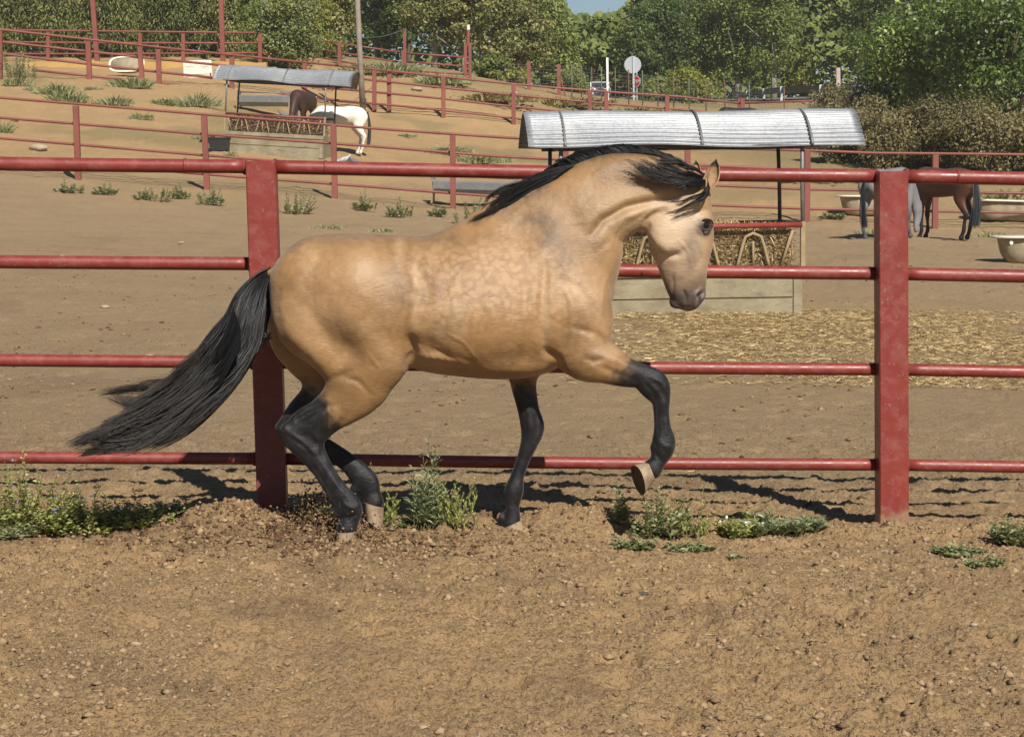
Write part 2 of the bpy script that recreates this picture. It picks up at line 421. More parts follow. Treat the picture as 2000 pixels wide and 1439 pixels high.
# country road beyond the paddocks
rp = [(-6, 118), (2, 120), (9, 121), (14.5, 116), (19, 110), (26, 104), (36, 100)]
mb = MB()
rv = []
for (x, y), (x2, y2) in zip(rp[:-1], rp[1:]):
    for k in range(6):
        t_ = k / 6; rv.append((x + (x2 - x) * t_, y + (y2 - y) * t_))
rv.append(rp[-1]); vs = []; fs = []
for i, (x, y) in enumerate(rv):
    a = rv[max(0, i - 1)]; b = rv[min(len(rv) - 1, i + 1)]
    d = Vector((b[0] - a[0], b[1] - a[1])).normalized(); nn = Vector((-d.y, d.x))
    for w in (-2.7, -1.0, 1.0, 2.7):
        X, Y = x + nn.x * w, y + nn.y * w; vs.append((X, Y, gz(X, Y) + .10))
for i in range(len(rv) - 1):
    for k in range(3): fs.append((i * 4 + k, i * 4 + k + 1, i * 4 + 5 + k, i * 4 + 4 + k))
mb.add(vs, fs)
tag(mb.build('road', simple('pale_asphalt', (.13, .125, .115), .9, 0, .15, 2, 0), smooth=True), 'narrow grey country road behind the wire fence', kind='structure')
# ------------------------------------------------------------------ implicit-surface modelling (one continuous skin per animal)
def catmull(st, sub):
    st = np.array(st, float)
    if len(st) < 3 or sub < 2:
        k = max(sub, 1); o = []
        for i in range(len(st) - 1):
            for j in range(k): o.append(st[i] + (st[i + 1] - st[i]) * j / k)
        o.append(st[-1]); return np.array(o)
    p = np.vstack([2 * st[0] - st[1], st, 2 * st[-1] - st[-2]]); o = []
    for i in range(1, len(p) - 2):
        for j in range(sub):
            t_ = j / sub
            o.append(.5 * ((2 * p[i]) + (-p[i - 1] + p[i + 1]) * t_ + (2 * p[i - 1] - 5 * p[i] + 4 * p[i + 1] - p[i + 2]) * t_ ** 2 + (-p[i - 1] + 3 * p[i] - 3 * p[i + 1] + p[i + 2]) * t_ ** 3))
    o.append(st[-1]); return np.array(o)

class Skin:
    """stations: (x, z, y, r in the side-view plane, r sideways, taper)"""
    def __init__(self, lo, hi, vox):
        self.lo = np.array(lo, float); self.vox = vox
        self.n = np.ceil((np.array(hi) - self.lo) / vox).astype(int) + 1
        self.ax = [self.lo[i] + vox * np.arange(self.n[i]) for i in range(3)]
        self.F = np.full(tuple(self.n), .35, dtype=np.float32)
    def box(self, lo, hi):
        s = []
        for i in range(3):
            a = int(np.clip(np.floor((lo[i] - self.lo[i]) / self.vox), 0, self.n[i] - 1)); b = int(np.clip(np.ceil((hi[i] - self.lo[i]) / self.vox) + 1, a + 1, self.n[i]))
            s.append(slice(a, b))
        return tuple(s)
    def chain(self, st, k=.04, sub=5, margin=.09):
        S = catmull(st, sub)
        S[:, 3] = np.maximum(S[:, 3], .004); S[:, 4] = np.maximum(S[:, 4], .004)
        mr = np.maximum(S[:, 3], S[:, 4]) + margin
        M_ = mr.max() + .01; gb = self.box((S[:, 0].min() - M_, S[:, 2].min() - M_, S[:, 1].min() - M_), (S[:, 0].max() + M_, S[:, 2].max() + M_, S[:, 1].max() + M_))
        D = np.full(self.F[gb].shape, .35, dtype=np.float32); off = [g.start for g in gb]
        for i in range(len(S) - 1):
            a, b = S[i], S[i + 1]; m = max(mr[i], mr[i + 1])
            bb = self.box((min(a[0], b[0]) - m, min(a[2], b[2]) - m, min(a[1], b[1]) - m), (max(a[0], b[0]) + m, max(a[2], b[2]) + m, max(a[1], b[1]) + m))
            X = self.ax[0][bb[0]][:, None]; Z = self.ax[2][bb[2]][None, :]; Yv = self.ax[1][bb[1]]
            dx, dz = b[0] - a[0], b[1] - a[1]; L2 = dx * dx + dz * dz + 1e-12; L = math.sqrt(L2)
            t_ = np.clip(((X - a[0]) * dx + (Z - a[1]) * dz) / L2, 0, 1)
            cx = a[0] + t_ * dx; cz = a[1] + t_ * dz; r = a[3] + t_ * (b[3] - a[3]); rl = a[4] + t_ * (b[4] - a[4]); yc = a[2] + t_ * (b[2] - a[2]); tp = a[5] + t_ * (b[5] - a[5])
            din = np.hypot(X - cx, Z - cz) / r
            h = np.clip(((X - cx) * (-dz / L) + (Z - cz) * (dx / L)) / r, -1, 1)
            rl = rl * (1 - tp * h)
            e = np.sqrt(din[:, None, :] ** 2 + ((Yv[None, :, None] - yc[:, None, :]) / rl[:, None, :]) ** 2)
            val = (e - 1) * np.minimum(r, rl)[:, None, :]
            sl = tuple(slice(bb[q].start - off[q], bb[q].stop - off[q]) for q in range(3))
            D[sl] = np.minimum(D[sl], val)
        A = self.F[gb]; h = np.clip(.5 + .5 * (A - D) / k, 0, 1)
        self.F[gb] = A + (D - A) * h - k * h * (1 - h)
    def ball(self, c, r, k=.03, sub=False):
        """c (x, z, y), r (rx, rz, ry)"""
        m = max(r) + .08
        bb = self.box((c[0] - m, c[2] - m, c[1] - m), (c[0] + m, c[2] + m, c[1] + m))
        X = self.ax[0][bb[0]][:, None, None]; Yv = self.ax[1][bb[1]][None, :, None]; Z = self.ax[2][bb[2]][None, None, :]
        D = (np.sqrt(((X - c[0]) / r[0]) ** 2 + ((Z - c[1]) / r[1]) ** 2 + ((Yv - c[2]) / r[2]) ** 2) - 1) * min(r)
        A = self.F[bb]; h = np.clip(.5 + .5 * (A - D) / k, 0, 1)
        self.F[bb] = A + (D - A) * h - k * h * (1 - h)
    def mesh(self, smooth=3):
        F = self.F; ins = F < 0; nx, ny, nz = F.shape
        c = np.zeros((nx - 1, ny - 1, nz - 1), dtype=np.int8)
        for dx in (0, 1):
            for dy in (0, 1):
                for dz in (0, 1):
                    c += ins[dx:nx - 1 + dx, dy:ny - 1 + dy, dz:nz - 1 + dz]
        cells = np.argwhere((c > 0) & (c < 8)); idx = -np.ones(c.shape, dtype=np.int64); idx[tuple(cells.T)] = np.arange(len(cells))
        acc = np.zeros((len(cells), 3)); cnt = np.zeros(len(cells))
        co = [(0, 0, 0), (1, 0, 0), (0, 1, 0), (1, 1, 0), (0, 0, 1), (1, 0, 1), (0, 1, 1), (1, 1, 1)]
        ed = [(0, 1), (2, 3), (4, 5), (6, 7), (0, 2), (1, 3), (4, 6), (5, 7), (0, 4), (1, 5), (2, 6), (3, 7)]
        for a, b in ed:
            fa = F[tuple((cells + co[a]).T)]; fb = F[tuple((cells + co[b]).T)]; m = (fa < 0) != (fb < 0)
            t_ = np.where(m, fa / np.where(m, fa - fb, 1), 0)
            pos = np.array(co[a])[None] + t_[:, None] * (np.array(co[b]) - np.array(co[a]))[None]
            acc[m] += pos[m]; cnt[m] += 1
        V = self.lo[None] + self.vox * (cells + acc / cnt[:, None])
        quads = []
        for ax, (o1, o2) in enumerate((((0, 1, 0), (0, 0, 1)), ((0, 0, 1), (1, 0, 0)), ((1, 0, 0), (0, 1, 0)))):
            s0 = [slice(0, -1)] * 3; s1 = [slice(0, -1)] * 3
            s0 = [slice(1, n - 1) for n in F.shape]; s0[ax] = slice(0, F.shape[ax] - 1)
            s1 = list(s0); s1[ax] = slice(1, F.shape[ax])
            a = ins[tuple(s0)]; b = ins[tuple(s1)]
            for mm, flip in ((a & ~b, False), (~a & b, True)):
                e = np.argwhere(mm) + np.array([s0[0].start, s0[1].start, s0[2].start])
                if len(e) == 0: continue
                o1a = np.array(o1); o2a = np.array(o2)
                q = [idx[tuple((e - o1a - o2a).T)], idx[tuple((e - o2a).T)], idx[tuple(e.T)], idx[tuple((e - o1a).T)]]
                q = np.stack(q, -1)
                quads.append(q[:, ::-1] if flip else q)
        Q = np.vstack(quads); Q = Q[(Q >= 0).all(1)]
        for _ in range(smooth): V = lap(V, Q, .5)
        return V, Q
def lap(V, Q, w):
    S = np.zeros_like(V); n = np.zeros(len(V))
    for i in range(4):
        a, b = Q[:, i], Q[:, (i + 1) % 4]
        for q in range(3):
            S[:, q] += np.bincount(a, V[b, q], len(V)) + np.bincount(b, V[a, q], len(V))
        n += np.bincount(a, minlength=len(V)) + np.bincount(b, minlength=len(V))
    return V * (1 - w) + S / np.maximum(n, 1)[:, None] * w
def vnormals(V, Q):
    fn = np.cross(V[Q[:, 2]] - V[Q[:, 0]], V[Q[:, 3]] - V[Q[:, 1]]); N = np.zeros_like(V)
    for i in range(4):
        for q in range(3): N[:, q] += np.bincount(Q[:, i], fn[:, q], len(V))
    return N / np.maximum(np.linalg.norm(N, axis=1, keepdims=True), 1e-9)
def seg_dist(px, py, pts):
    """distance (and position 0..1) of points to a polyline in pixel space"""
    best = np.full(px.shape, 1e9); bt = np.zeros(px.shape); n = len(pts) - 1
    for i in range(n):
        ax, ay = pts[i]; bx, by = pts[i + 1]; dx, dy = bx - ax, by - ay
        t_ = np.clip(((px - ax) * dx + (py - ay) * dy) / (dx * dx + dy * dy + 1e-9), 0, 1)
        d = np.hypot(px - ax - t_ * dx, py - ay - t_ * dy); m = d < best
        best = np.where(m, d, best); bt = np.where(m, (i + t_) / n, bt)
    return best, bt

HY = 9.26                                   # distance of the horse's long axis
def S(cx, cy, r, yo, rl, tp=0.0):           # station from side-view measurements (photo px) at sideways offset yo
    p = P(cx, cy, HY + yo); return (p.x, p.z, p.y, r * (HY + yo) / FPX, rl, tp)
_tor = [S(632, 560, 101, 0, .23, .15), S(680, 576, 120, 0, .265, .18), S(742, 573, 115, 0, .275, .15), S(800, 585, 123, 0, .285, .12), S(858, 594, 135, 0, .30, .12), S(918, 588, 148, 0, .30, .22), S(978, 573, 160, 0, .265, .38), S(1032, 561, 164, 0, .215, .42)]
_neck = [S(1085, 487, 128, 0, .165, .45), S(1124, 433, 97, 0, .14, .35), S(1158, 405, 90, .0, .125, .35), S(1198, 384, 83, .0, .115, .35), S(1240, 374, 75, .01, .108, .3), S(1283, 372, 64, .015, .098, .2), S(1328, 385, 50, .02, .088, .1)]
_head = [S(1335, 396, 53, .02, .090, 0), S(1329, 434, 63, .025, .098, -.05), S(1330, 466, 64, .03, .098, -.1), S(1332, 496, 54, .035, .084, -.15), S(1336, 530, 45, .04, .070, -.1), S(1340, 558, 39, .045, .060, 0), S(1344, 580, 28, .05, .056, 0), S(1344, 586, 19, .05, .05, 0)]
_ham = [S(606, 560, 78, -.10, .13), S(604, 625, 69, -.125, .12), S(643, 676, 53, -.13, .105), S(680, 725, 43, -.13, .085)]
_quad = [S(690, 555, 85, -.12, .14), S(732, 625, 74, -.13, .14), S(740, 682, 67, -.135, .125), S(715, 730, 58, -.135, .10), S(690, 768, 46, -.135, .075)]
_gask = [S(700, 752, 58, -.135, .085), S(671, 784, 46, -.135, .07), S(635, 812, 38, -.135, .056), S(597, 845, 42, -.135, .042), S(604, 874, 30, -.135, .036), S(629, 914, 21.5, -.135, .030), S(656, 956, 22, -.135, .031), S(681, 991, 26.5, -.135, .037), S(684, 1012, 19, -.135, .031), S(677, 1034, 21, -.135, .040)]
_fham = [S(606, 560, 78, .10, .13), S(587, 640, 66, .12, .11), S(606, 690, 54, .13, .10), S(641, 728, 46, .13, .085), S(650, 745, 46, .135, .08)]
_fgask = [S(645, 745, 48, .135, .08), S(618, 780, 36, .135, .065), S(590, 812, 34, .135, .052), S(579, 842, 36, .135, .042), S(600, 862, 29, .135, .036), S(650, 884, 20, .135, .030), S(684, 907, 19.5, .135, .031), S(714, 940, 25, .135, .037), S(724, 962, 19.5, .135, .031), S(729, 980, 21, .135, .038)]
_fore = [S(1070, 470, 40, -.04, .05), S(1100, 545, 62, -.11, .085), S(1130, 620, 66, -.135, .095), S(1138, 684, 56, -.14, .09), S(1186, 711, 39, -.145, .066), S(1222, 727, 29.5, -.145, .050), S(1252, 735, 25, -.145, .042), S(1277, 752, 30, -.145, .043), S(1290, 778, 19.5, -.145, .034), S(1291.5, 806, 15.5, -.145, .028), S(1294, 836, 17, -.145, .030), S(1296, 869, 24, -.145, .038), S(1285, 901, 16, -.145, .030), S(1274, 915, 20.5, -.145, .037)]
_ffore = [S(1110, 600, 70, .13, .09), S(1040, 680, 46, .13, .08), S(1022, 735, 28, .13, .06), S(1031, 795, 21.5, .13, .045), S(1040, 834, 23.5, .13, .042), S(1034, 864, 17.5, .13, .034), S(1021, 900, 13.5, .13, .027), S(1010, 932, 14, .13, .028), S(1004, 958, 19, .13, .036), S(1001, 985, 14.5, .13, .029), S(1001, 1006, 15.5, .13, .033), S(999, 1022, 18.5, .13, .038)]
sk = Skin((-1.17, HY - .36, -.02), (1.02, HY + .36, 1.80), .0068)
sk.chain(_tor, .04); sk.chain(_neck, .07); sk.chain(_head, .035)
sk.chain(_fham, .05); sk.chain(_fgask, .02); sk.chain(_ffore, .035)
sk.chain(_ham, .045); sk.chain(_quad, .045); sk.chain(_gask, .02); sk.chain(_fore, .03)
def PB(px, py, rx, rz, yo, ry, k=.03):
    p = P(px, py, HY + yo); s = (HY + yo) / FPX; sk.ball((p.x, p.z, p.y), (rx * s, rz * s, ry), k)
PB(1304, 452, 38, 44, -.035, .055)          # cheek
PB(1368, 438, 23, 17, -.035, .035, .02); PB(1362, 437, 23, 16, .10, .03, .02)      # brow over each eye
PB(1320, 591, 13, 12, .05, .030, .015)      # chin
PB(1361, 577, 17, 15, .025, .028, .015); PB(1361, 577, 16, 15, .08, .025, .015)     # nostril swellings
PB(1330, 560, 20, 22, .015, .03, .02)
PB(1128, 600, 52, 62, -.13, .10, .06)       # point of the shoulder
PB(559, 838, 11, 11, -.135, .026, .02); PB(549, 836, 11, 11, .135, .026, .02)       # points of hock
PB(656, 1004, 8, 8, -.135, .018, .012); PB(1277, 873, 7, 7, -.145, .018, .012); PB(979, 1012, 10, 13, .13, .02, .014); PB(992, 962, 8, 8, .13, .02, .012); PB(692, 955, 10, 8, .135, .02, .014)   # fetlock tufts
PB(716, 576, 60, 50, -.2, .07, .08)         # hip
PB(528, 533, 9, 10, 0, .03, .02)  # dock
PB(1000, 715, 60, 20, .0, .16, .06)         # girth
HV, HQ = sk.mesh(2)
HN = vnormals(HV, HQ)
hpx, hpy = proj(HV[:, 0], HV[:, 1], HV[:, 2])
side = np.clip(-HN[:, 1], 0, 1) ** .6 * ((HV[:, 1] < HY + .02) | (hpy > 745))
disp = np.zeros(len(HV))
def stroke(pts, w, d, fade=True, limb=True):
    """muscle seam (d < 0) or ridge (d > 0) on the near side, d in metres, w in px"""
    global disp
    dd, tt = seg_dist(hpx, hpy, pts)
    f_ = np.exp(-(dd / w) ** 2)
    if fade: f_ = f_ * np.sin(np.pi * np.clip(tt * .86 + .07, 0, 1)) ** .5
    disp += 1.45 * d * f_ * side
hmask = 1.0
stroke([(1064, 520), (1060, 590), (1058, 640), (1066, 690)], 9, -.008); stroke([(1080, 540), (1078, 600), (1080, 650)], 16, .008)
stroke([(1066, 686), (1088, 700), (1100, 724)], 8, -.014)
stroke([(1090, 545), (1130, 560), (1165, 610), (1172, 655)], 10, -.005); stroke([(1120, 640), (1165, 652), (1195, 680)], 7, -.006)
stroke([(1145, 700), (1160, 706), (1180, 700)], 6, -.006); stroke([(1160, 690), (1210, 706), (1250, 722)], 8, .004); stroke([(1170, 716), (1215, 733), (1245, 742)], 6, -.004)
stroke([(760, 468), (800, 520), (822, 575), (806, 620), (802, 655)], 10, .006); stroke([(790, 500), (832, 560), (818, 620)], 16, -.006)
stroke([(803, 662), (808, 690), (798, 712)], 9, -.020); stroke([(806, 664), (840, 674), (880, 702), (930, 718)], 13, -.007)
stroke([(812, 693), (860, 700), (915, 714)], 6, .007)
stroke([(640, 590), (690, 640), (745, 690)], 34, .010); stroke([(560, 640), (610, 690), (645, 738)], 14, .006); stroke([(600, 600), (640, 660), (672, 715)], 16, -.006)
stroke([(668, 735), (700, 745), (722, 770)], 6, -.005); stroke([(640, 744), (668, 733), (690, 722)], 7, -.006)
stroke([(545, 545), (538, 600), (552, 660), (600, 715)], 9, -.004)
stroke([(722, 480), (700, 530), (690, 590)], 26, .008); stroke([(775, 500), (760, 560), (770, 630)], 26, -.007)
stroke([(1110, 420), (1145, 470), (1178, 540)], 26, -.012); stroke([(1090, 440), (1060, 500), (1072, 560)], 28, .010)
stroke([(1160, 455), (1180, 430), (1225, 405), (1290, 392), (1318, 382)], 9, -.020); stroke([(1190, 480), (1225, 425), (1275, 400)], 10, .006)
stroke([(1170, 490), (1195, 470), (1222, 432)], 8, -.005); stroke([(1150, 340), (1200, 325), (1260, 325)], 20, .006); stroke([(1150, 380), (1210, 365), (1290, 350)], 18, -.005)
stroke([(1258, 460), (1266, 432), (1280, 420), (1296, 412)], 7, -.014)
stroke([(1266, 468), (1277, 490), (1296, 502), (1322, 498)], 6, -.013); stroke([(1280, 470), (1300, 484), (1318, 478)], 12, .006); stroke([(1322, 498), (1345, 488), (1358, 460)], 8, -.004)
stroke([(1314, 540), (1315, 562), (1313, 584)], 3, -.004); stroke([(1336, 568), (1341, 580), (1340, 596)], 2.6, -.007)
stroke([(1363, 590), (1366, 578), (1376, 571)], 4, -.02); stroke([(1356, 594), (1358, 576), (1370, 564)], 4, .006); stroke([(1318, 598), (1334, 602), (1350, 600)], 4, -.004)
stroke([(1362, 478), (1368, 505), (1362, 520)], 5, -.003); stroke([(1350, 470), (1353, 500), (1345, 530)], 5, .003)
stroke([(1366, 426), (1380, 421), (1393, 428)], 5, .007); stroke([(1364, 452), (1378, 458), (1388, 452)], 5, .003); stroke([(1360, 405), (1372, 412), (1384, 410)], 7, -.006)
stroke([(1000, 470), (1080, 500), (1140, 570)], 20, .004)
stroke([(590, 850), (612, 856), (628, 880)], 8, -.005); stroke([(575, 828), (605, 806), (640, 790)], 7, -.004); stroke([(615, 880), (640, 925), (668, 968)], 4, .003); stroke([(598, 888), (625, 932), (655, 980)], 4, -.004)
stroke([(1283, 770), (1284, 810), (1284, 850)], 4, -.003); stroke([(1274, 742), (1290, 758), (1296, 776)], 6, -.004)
stroke([(1275, 880), (1284, 890), (1290, 900)], 4, -.004); stroke([(663, 1010), (678, 1012), (700, 1004)], 4, -.004)
stroke([(1268, 735), (1290, 745), (1304, 768)], 5, .004); stroke([(1262, 752), (1276, 768), (1280, 790)], 4, -.004); stroke([(1296, 775), (1300, 810), (1303, 845)], 3.5, .0035); stroke([(1281, 790), (1281, 820), (1282, 852)], 3, .0035)
stroke([(1288, 862), (1300, 874), (1312, 872)], 5, .004); stroke([(1278, 860), (1282, 872), (1276, 882)], 3, -.004)
stroke([(556, 838), (585, 858), (612, 884)], 4, .004); stroke([(612, 846), (622, 864), (622, 884)], 4, .004); stroke([(572, 858), (596, 872), (610, 896)], 3.5, -.004); stroke([(566, 812), (600, 790), (640, 772)], 5, .004); stroke([(580, 820), (614, 800), (652, 792)], 5, -.005)
stroke([(634, 905), (660, 948), (690, 985)], 3, .0035); stroke([(672, 984), (690, 992), (704, 986)], 5, .004); stroke([(664, 975), (668, 992), (660, 1004)], 3.5, -.005)
stroke([(1030, 800), (1036, 830), (1030, 858)], 5, .004); stroke([(1046, 812), (1050, 835), (1046, 852)], 4, -.004)
for q in range(6):                          # ribs, barely showing
    x0 = 850 + 34 * q; stroke([(x0, 560), (x0 + 6, 620), (x0 - 4, 670)], 9, .0016 + .001 * (q % 2))
for (a, b, c_, d_) in (((1100, 560), (1118, 600), (1112, 640), 3.5), ((870, 650), (905, 668), (930, 700), 3.2), ((720, 690), (742, 720), (728, 752), 3), ((1200, 520), (1180, 560), (1176, 610), 3.5), ((1325, 468), (1345, 492), (1350, 520), 2.6)):
    stroke([a, b, c_], d_, .0022)           # veins
disp += side * .006 * (fbm(hpx * .022, hpy * .022, 5, 3) - .5) + side * .0016 * (fbm(hpx * .09, hpy * .09, 6, 3) - .5)
# skin folds of the throat latch and flank
for q in range(5): stroke([(1200 + 8 * q, 482 - 5 * q), (1208 + 9 * q, 455 - 6 * q), (1222 + 9 * q, 430 - 4 * q)], 2.6, -.003)
for q in range(5): stroke([(812 + 12 * q, 668 + 5 * q), (835 + 14 * q, 690 + 4 * q), (846 + 16 * q, 706 + 4 * q)], 3, -.003)
HV = HV + HN * disp[:, None]
HV = lap(HV, HQ, .25)
HN = vnormals(HV, HQ)

# coat pigment (black points, smoky shoulder, grey muzzle, pale face) and other painted tones
def leg_t(st):
    pts = []
    for s_ in st:
        a, b = proj(s_[0], s_[2], s_[1]); pts.append((a, b))
    d, t_ = seg_dist(hpx, hpy, pts); r = np.interp(t_, np.linspace(0, 1, len(st)), [s_[3] * FPX / HY for s_ in st])
    return d / r, t_ * (len(st) - 1)
nearside = HV[:, 1] < HY
blk = np.zeros(len(HV)); nz = fbm(hpx * .07, hpy * .07, 11, 4) - .5
d, t_ = leg_t(_gask); blk = np.maximum(blk, (d < 1.5) * nearside * sstep(.9, 2.6, t_ + nz * 1.2 + .15 * (hpx < 640)) * (hpy > 745))
d, t_ = leg_t(_fgask); blk = np.maximum(blk, (d < 1.6) * (~nearside) * sstep(.3, 1.6, t_ + nz) * (hpy > 735))
d, t_ = leg_t(_fore); blk = np.maximum(blk, (d < 1.6) * nearside * sstep(3.9, 6.0, t_ + nz * 1.1 + .012 * (hpy - 720)) * (hpx > 1150))
d, t_ = leg_t(_ffore); blk = np.maximum(blk, (d < 1.6) * (~nearside) * sstep(1.4, 3.0, t_ + nz) * (hpy > 700))
smk = np.zeros(len(HV))
for c_, r_, a_ in (((1052, 428), (44, 24), .75), ((1078, 466), (30, 36), .75), ((1098, 510), (22, 34), .5), ((1020, 418), (50, 22), .4), ((1135, 400), (44, 34), .3), ((1185, 430), (46, 22), .45), ((1230, 330), (80, 24), .25), ((560, 480), (70, 20), .3), ((700, 462), (170, 16), .35), ((860, 466), (120, 14), .35), ((1165, 480), (24, 44), .4), ((760, 560), (40, 90), .28), ((1160, 690), (40, 26), .35), ((840, 650), (34, 28), .4), ((600, 540), (40, 40), .15), ((690, 640), (50, 40), .2), ((1120, 650), (30, 40), .25), ((740, 700), (30, 40), .2)):
    smk = np.maximum(smk, a_ * np.exp(-(((hpx - c_[0]) / r_[0]) ** 2 + ((hpy - c_[1]) / r_[1]) ** 2)))
smk = np.clip(smk * (1 + 1.3 * nz + .9 * (fbm(hpx * .03, hpy * .03, 37, 3) - .5)), 0, 1)
pale = np.exp(-(((hpx - 1320) / 62) ** 4 + ((hpy - 470) / 80) ** 4)) * .95
face = np.exp(-(((hpx - 1322) / 60) ** 4 + ((hpy - 470) / 78) ** 4)) * (.75 + .5 * (nz + .3))
pale = np.maximum(pale, .65 * np.exp(-(((hpx - 1225) / 60) ** 2 + ((hpy - 430) / 50) ** 2)))
for c_, r_, a_ in (((1110, 575), (50, 45), .5), ((1160, 560), (30, 50), .35), ((700, 530), (45, 38), .4), ((620, 620), (60, 40), .35), ((1065, 600), (7, 90), .7), ((812, 560), (9, 80), .5), ((780, 490), (8, 34), .5), ((870, 600), (40, 16), .4), ((1180, 680), (40, 16), .35)):  # paler patches and thin strips over shoulder, hip and flank
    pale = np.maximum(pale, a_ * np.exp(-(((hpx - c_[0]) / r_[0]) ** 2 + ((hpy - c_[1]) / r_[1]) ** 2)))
muz = sstep(505, 590, hpy + nz * 40) * (hpx > 1285) * (hpy < 640)
muz = np.maximum(muz, .6 * np.exp(-(((hpx - 1352) / 16) ** 2 + ((hpy - 492) / 60) ** 2)))
muz = np.maximum(muz, .95 * np.exp(-(((hpx - 1372) / 17) ** 2 + ((hpy - 446) / 17) ** 2)))
hole = np.exp(-(seg_dist(hpx, hpy, [(1363, 590), (1366, 578), (1377, 570)])[0] / 4.6) ** 2) * nearside  # nostril and mouth line: dark of the openings painted into the colour
hole = np.maximum(hole, .8 * np.exp(-(seg_dist(hpx, hpy, [(1336, 568), (1341, 580), (1340, 596)])[0] / 2.2) ** 2)) * nearside
hole = np.maximum(hole, .92 * np.exp(-(((hpx - 1379) / 12) ** 4 + ((hpy - 440) / 8) ** 4))) * nearside
dark_in = np.exp(-(((hpx - 523) / 14) ** 2 + ((hpy - 600) / 50) ** 2)) * .6  # darker tone behind the thighs, below the dock
c0 = np.array([.275, .150, .058]); c_pale = np.array([.50, .345, .20]); c_smk = np.array([.12, .075, .042]); c_brn = np.array([.165, .088, .036]); c_muz = np.array([.060, .050, .052]); c_blk = np.array([.007, .0065, .007])
warm = fbm(hpx * .012, hpy * .012, 23, 3)
HC = c0[None] * (1 + .25 * (warm - .5))[:, None]
def mixc(C_, c_, f_): return C_ + (c_[None] - C_) * np.clip(f_, 0, 1)[:, None]
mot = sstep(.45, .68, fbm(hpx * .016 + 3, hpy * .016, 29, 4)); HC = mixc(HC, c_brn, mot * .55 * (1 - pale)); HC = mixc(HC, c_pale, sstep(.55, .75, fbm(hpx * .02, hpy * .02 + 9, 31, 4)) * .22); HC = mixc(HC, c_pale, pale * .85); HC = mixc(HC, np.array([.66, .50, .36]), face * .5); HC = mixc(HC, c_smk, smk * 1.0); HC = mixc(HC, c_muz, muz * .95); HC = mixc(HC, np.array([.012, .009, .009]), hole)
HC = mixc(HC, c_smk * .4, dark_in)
HC = mixc(HC, c_smk * .6, np.clip(blk * 2, 0, 1) * .6); HC = mixc(HC, c_blk, sstep(.25, .9, blk))
crest = seg_dist(hpx, hpy, [(925, 436), (985, 406), (1040, 379), (1094, 340), (1150, 311), (1206, 299), (1261, 299), (1322, 318), (1368, 350)])[0]
HC = mixc(HC, np.array([.03, .024, .022]), np.exp(-(crest / 7.5) ** 2) * (.55 + .9 * nz))
dap = np.exp(-(((hpx - 960) / 190) ** 4 + ((hpy - 560) / 95) ** 4)) + .45 * np.exp(-(((hpx - 1130) / 60) ** 2 + ((hpy - 590) / 70) ** 2)) + .25 * np.exp(-(((hpx - 650) / 90) ** 2 + ((hpy - 570) / 80) ** 2))
dap = np.clip(np.maximum(dap, .35 * (hpy < 720) * (hpx < 1200)), 0, 1) * (.35 + 1.1 * fbm(hpx * .012, hpy * .012, 41, 3)) * (1 - blk)
t = NT('buckskin_coat'); v = t.coord(1)
base = t.attr('coat', 'Color')
vd = t.n('ShaderNodeTexNoise', Scale=9.0, Detail=2.0); t.l(v, vd.inputs['Vector'])
vv = t.mix(.085, v, vd.outputs['Color'], 'ADD')
vo = t.n('ShaderNodeTexVoronoi', Scale=33.0, _feature='SMOOTH_F1'); vo.inputs['Smoothness'].default_value = .5; t.l(vv, vo.inputs['Vector'])
web = t.ramp(vo.outputs['Distance'], [(.34, 0), (.66, 1)])
da = t.attr('dapple')
dapple_pale = t.math('MULTIPLY', t.math('SUBTRACT', 1.0, web), da)
c = t.mix(t.math('MULTIPLY', dapple_pale, .34), base, (.48, .30, .145))  # pale dapple centres, part of the coat pattern
c = t.mix(t.math('MULTIPLY', t.math('MULTIPLY', web, da), .18), c, (.17, .085, .033))
hair = t.noise(t.coord((60, 60, 190)), 3, 4, .7)
c = t.mix(.35, c, t.ramp(hair, [(.3, .42), (.7, .62)]), 'OVERLAY')
c = t.mix(t.math('MULTIPLY', t.ramp(t.noise(v, 5, 5, .65), [(.4, 0), (.75, .12)]), t.math('SUBTRACT', 1.0, t.attr('black'))), c, (.55, .36, .20))
dust_sheen = t.math('MULTIPLY', t.ramp(t.noise(v, 14, 6, .75), [(.45, 0), (.66, .75)]), t.attr('black'))
c = t.mix(dust_sheen, c, (.030, .027, .029))  # blue-grey sheen painted in with the dust on the black legs
t.color(c); t.set(.46, 0, .5)
t.l(t.ramp(t.attr('black'), [(0, .42), (1, .48)]), t.b.inputs['Roughness'])
t.l(t.ramp(t.attr('black'), [(0, .5), (1, .34)]), t.b.inputs['Specular IOR Level'])
t.b.inputs['Sheen Weight'].default_value = .15; t.b.inputs['Sheen Roughness'].default_value = .4
t.bump(t.math('ADD', t.math('MULTIPLY', hair, .6), t.math('ADD', t.noise(v, 22, 6, .65), t.noise(t.coord((9, 9, 26)), 4, 4, .6))), .34, .008)
MAT['coat'] = t.m
horse = empty('horse', (0, HY, 0), label='golden buckskin horse with black mane, tail and legs cantering along the fence', cat='horse')
def hlink(o):
    o.parent = horse; o.matrix_parent_inverse = Matrix.Translation((0, -HY, 0)); return o
hlink(mesh_np('body', HV, HQ, MAT['coat'], smooth=True, attrs={'coat': HC, 'dapple': dap, 'black': blk}))

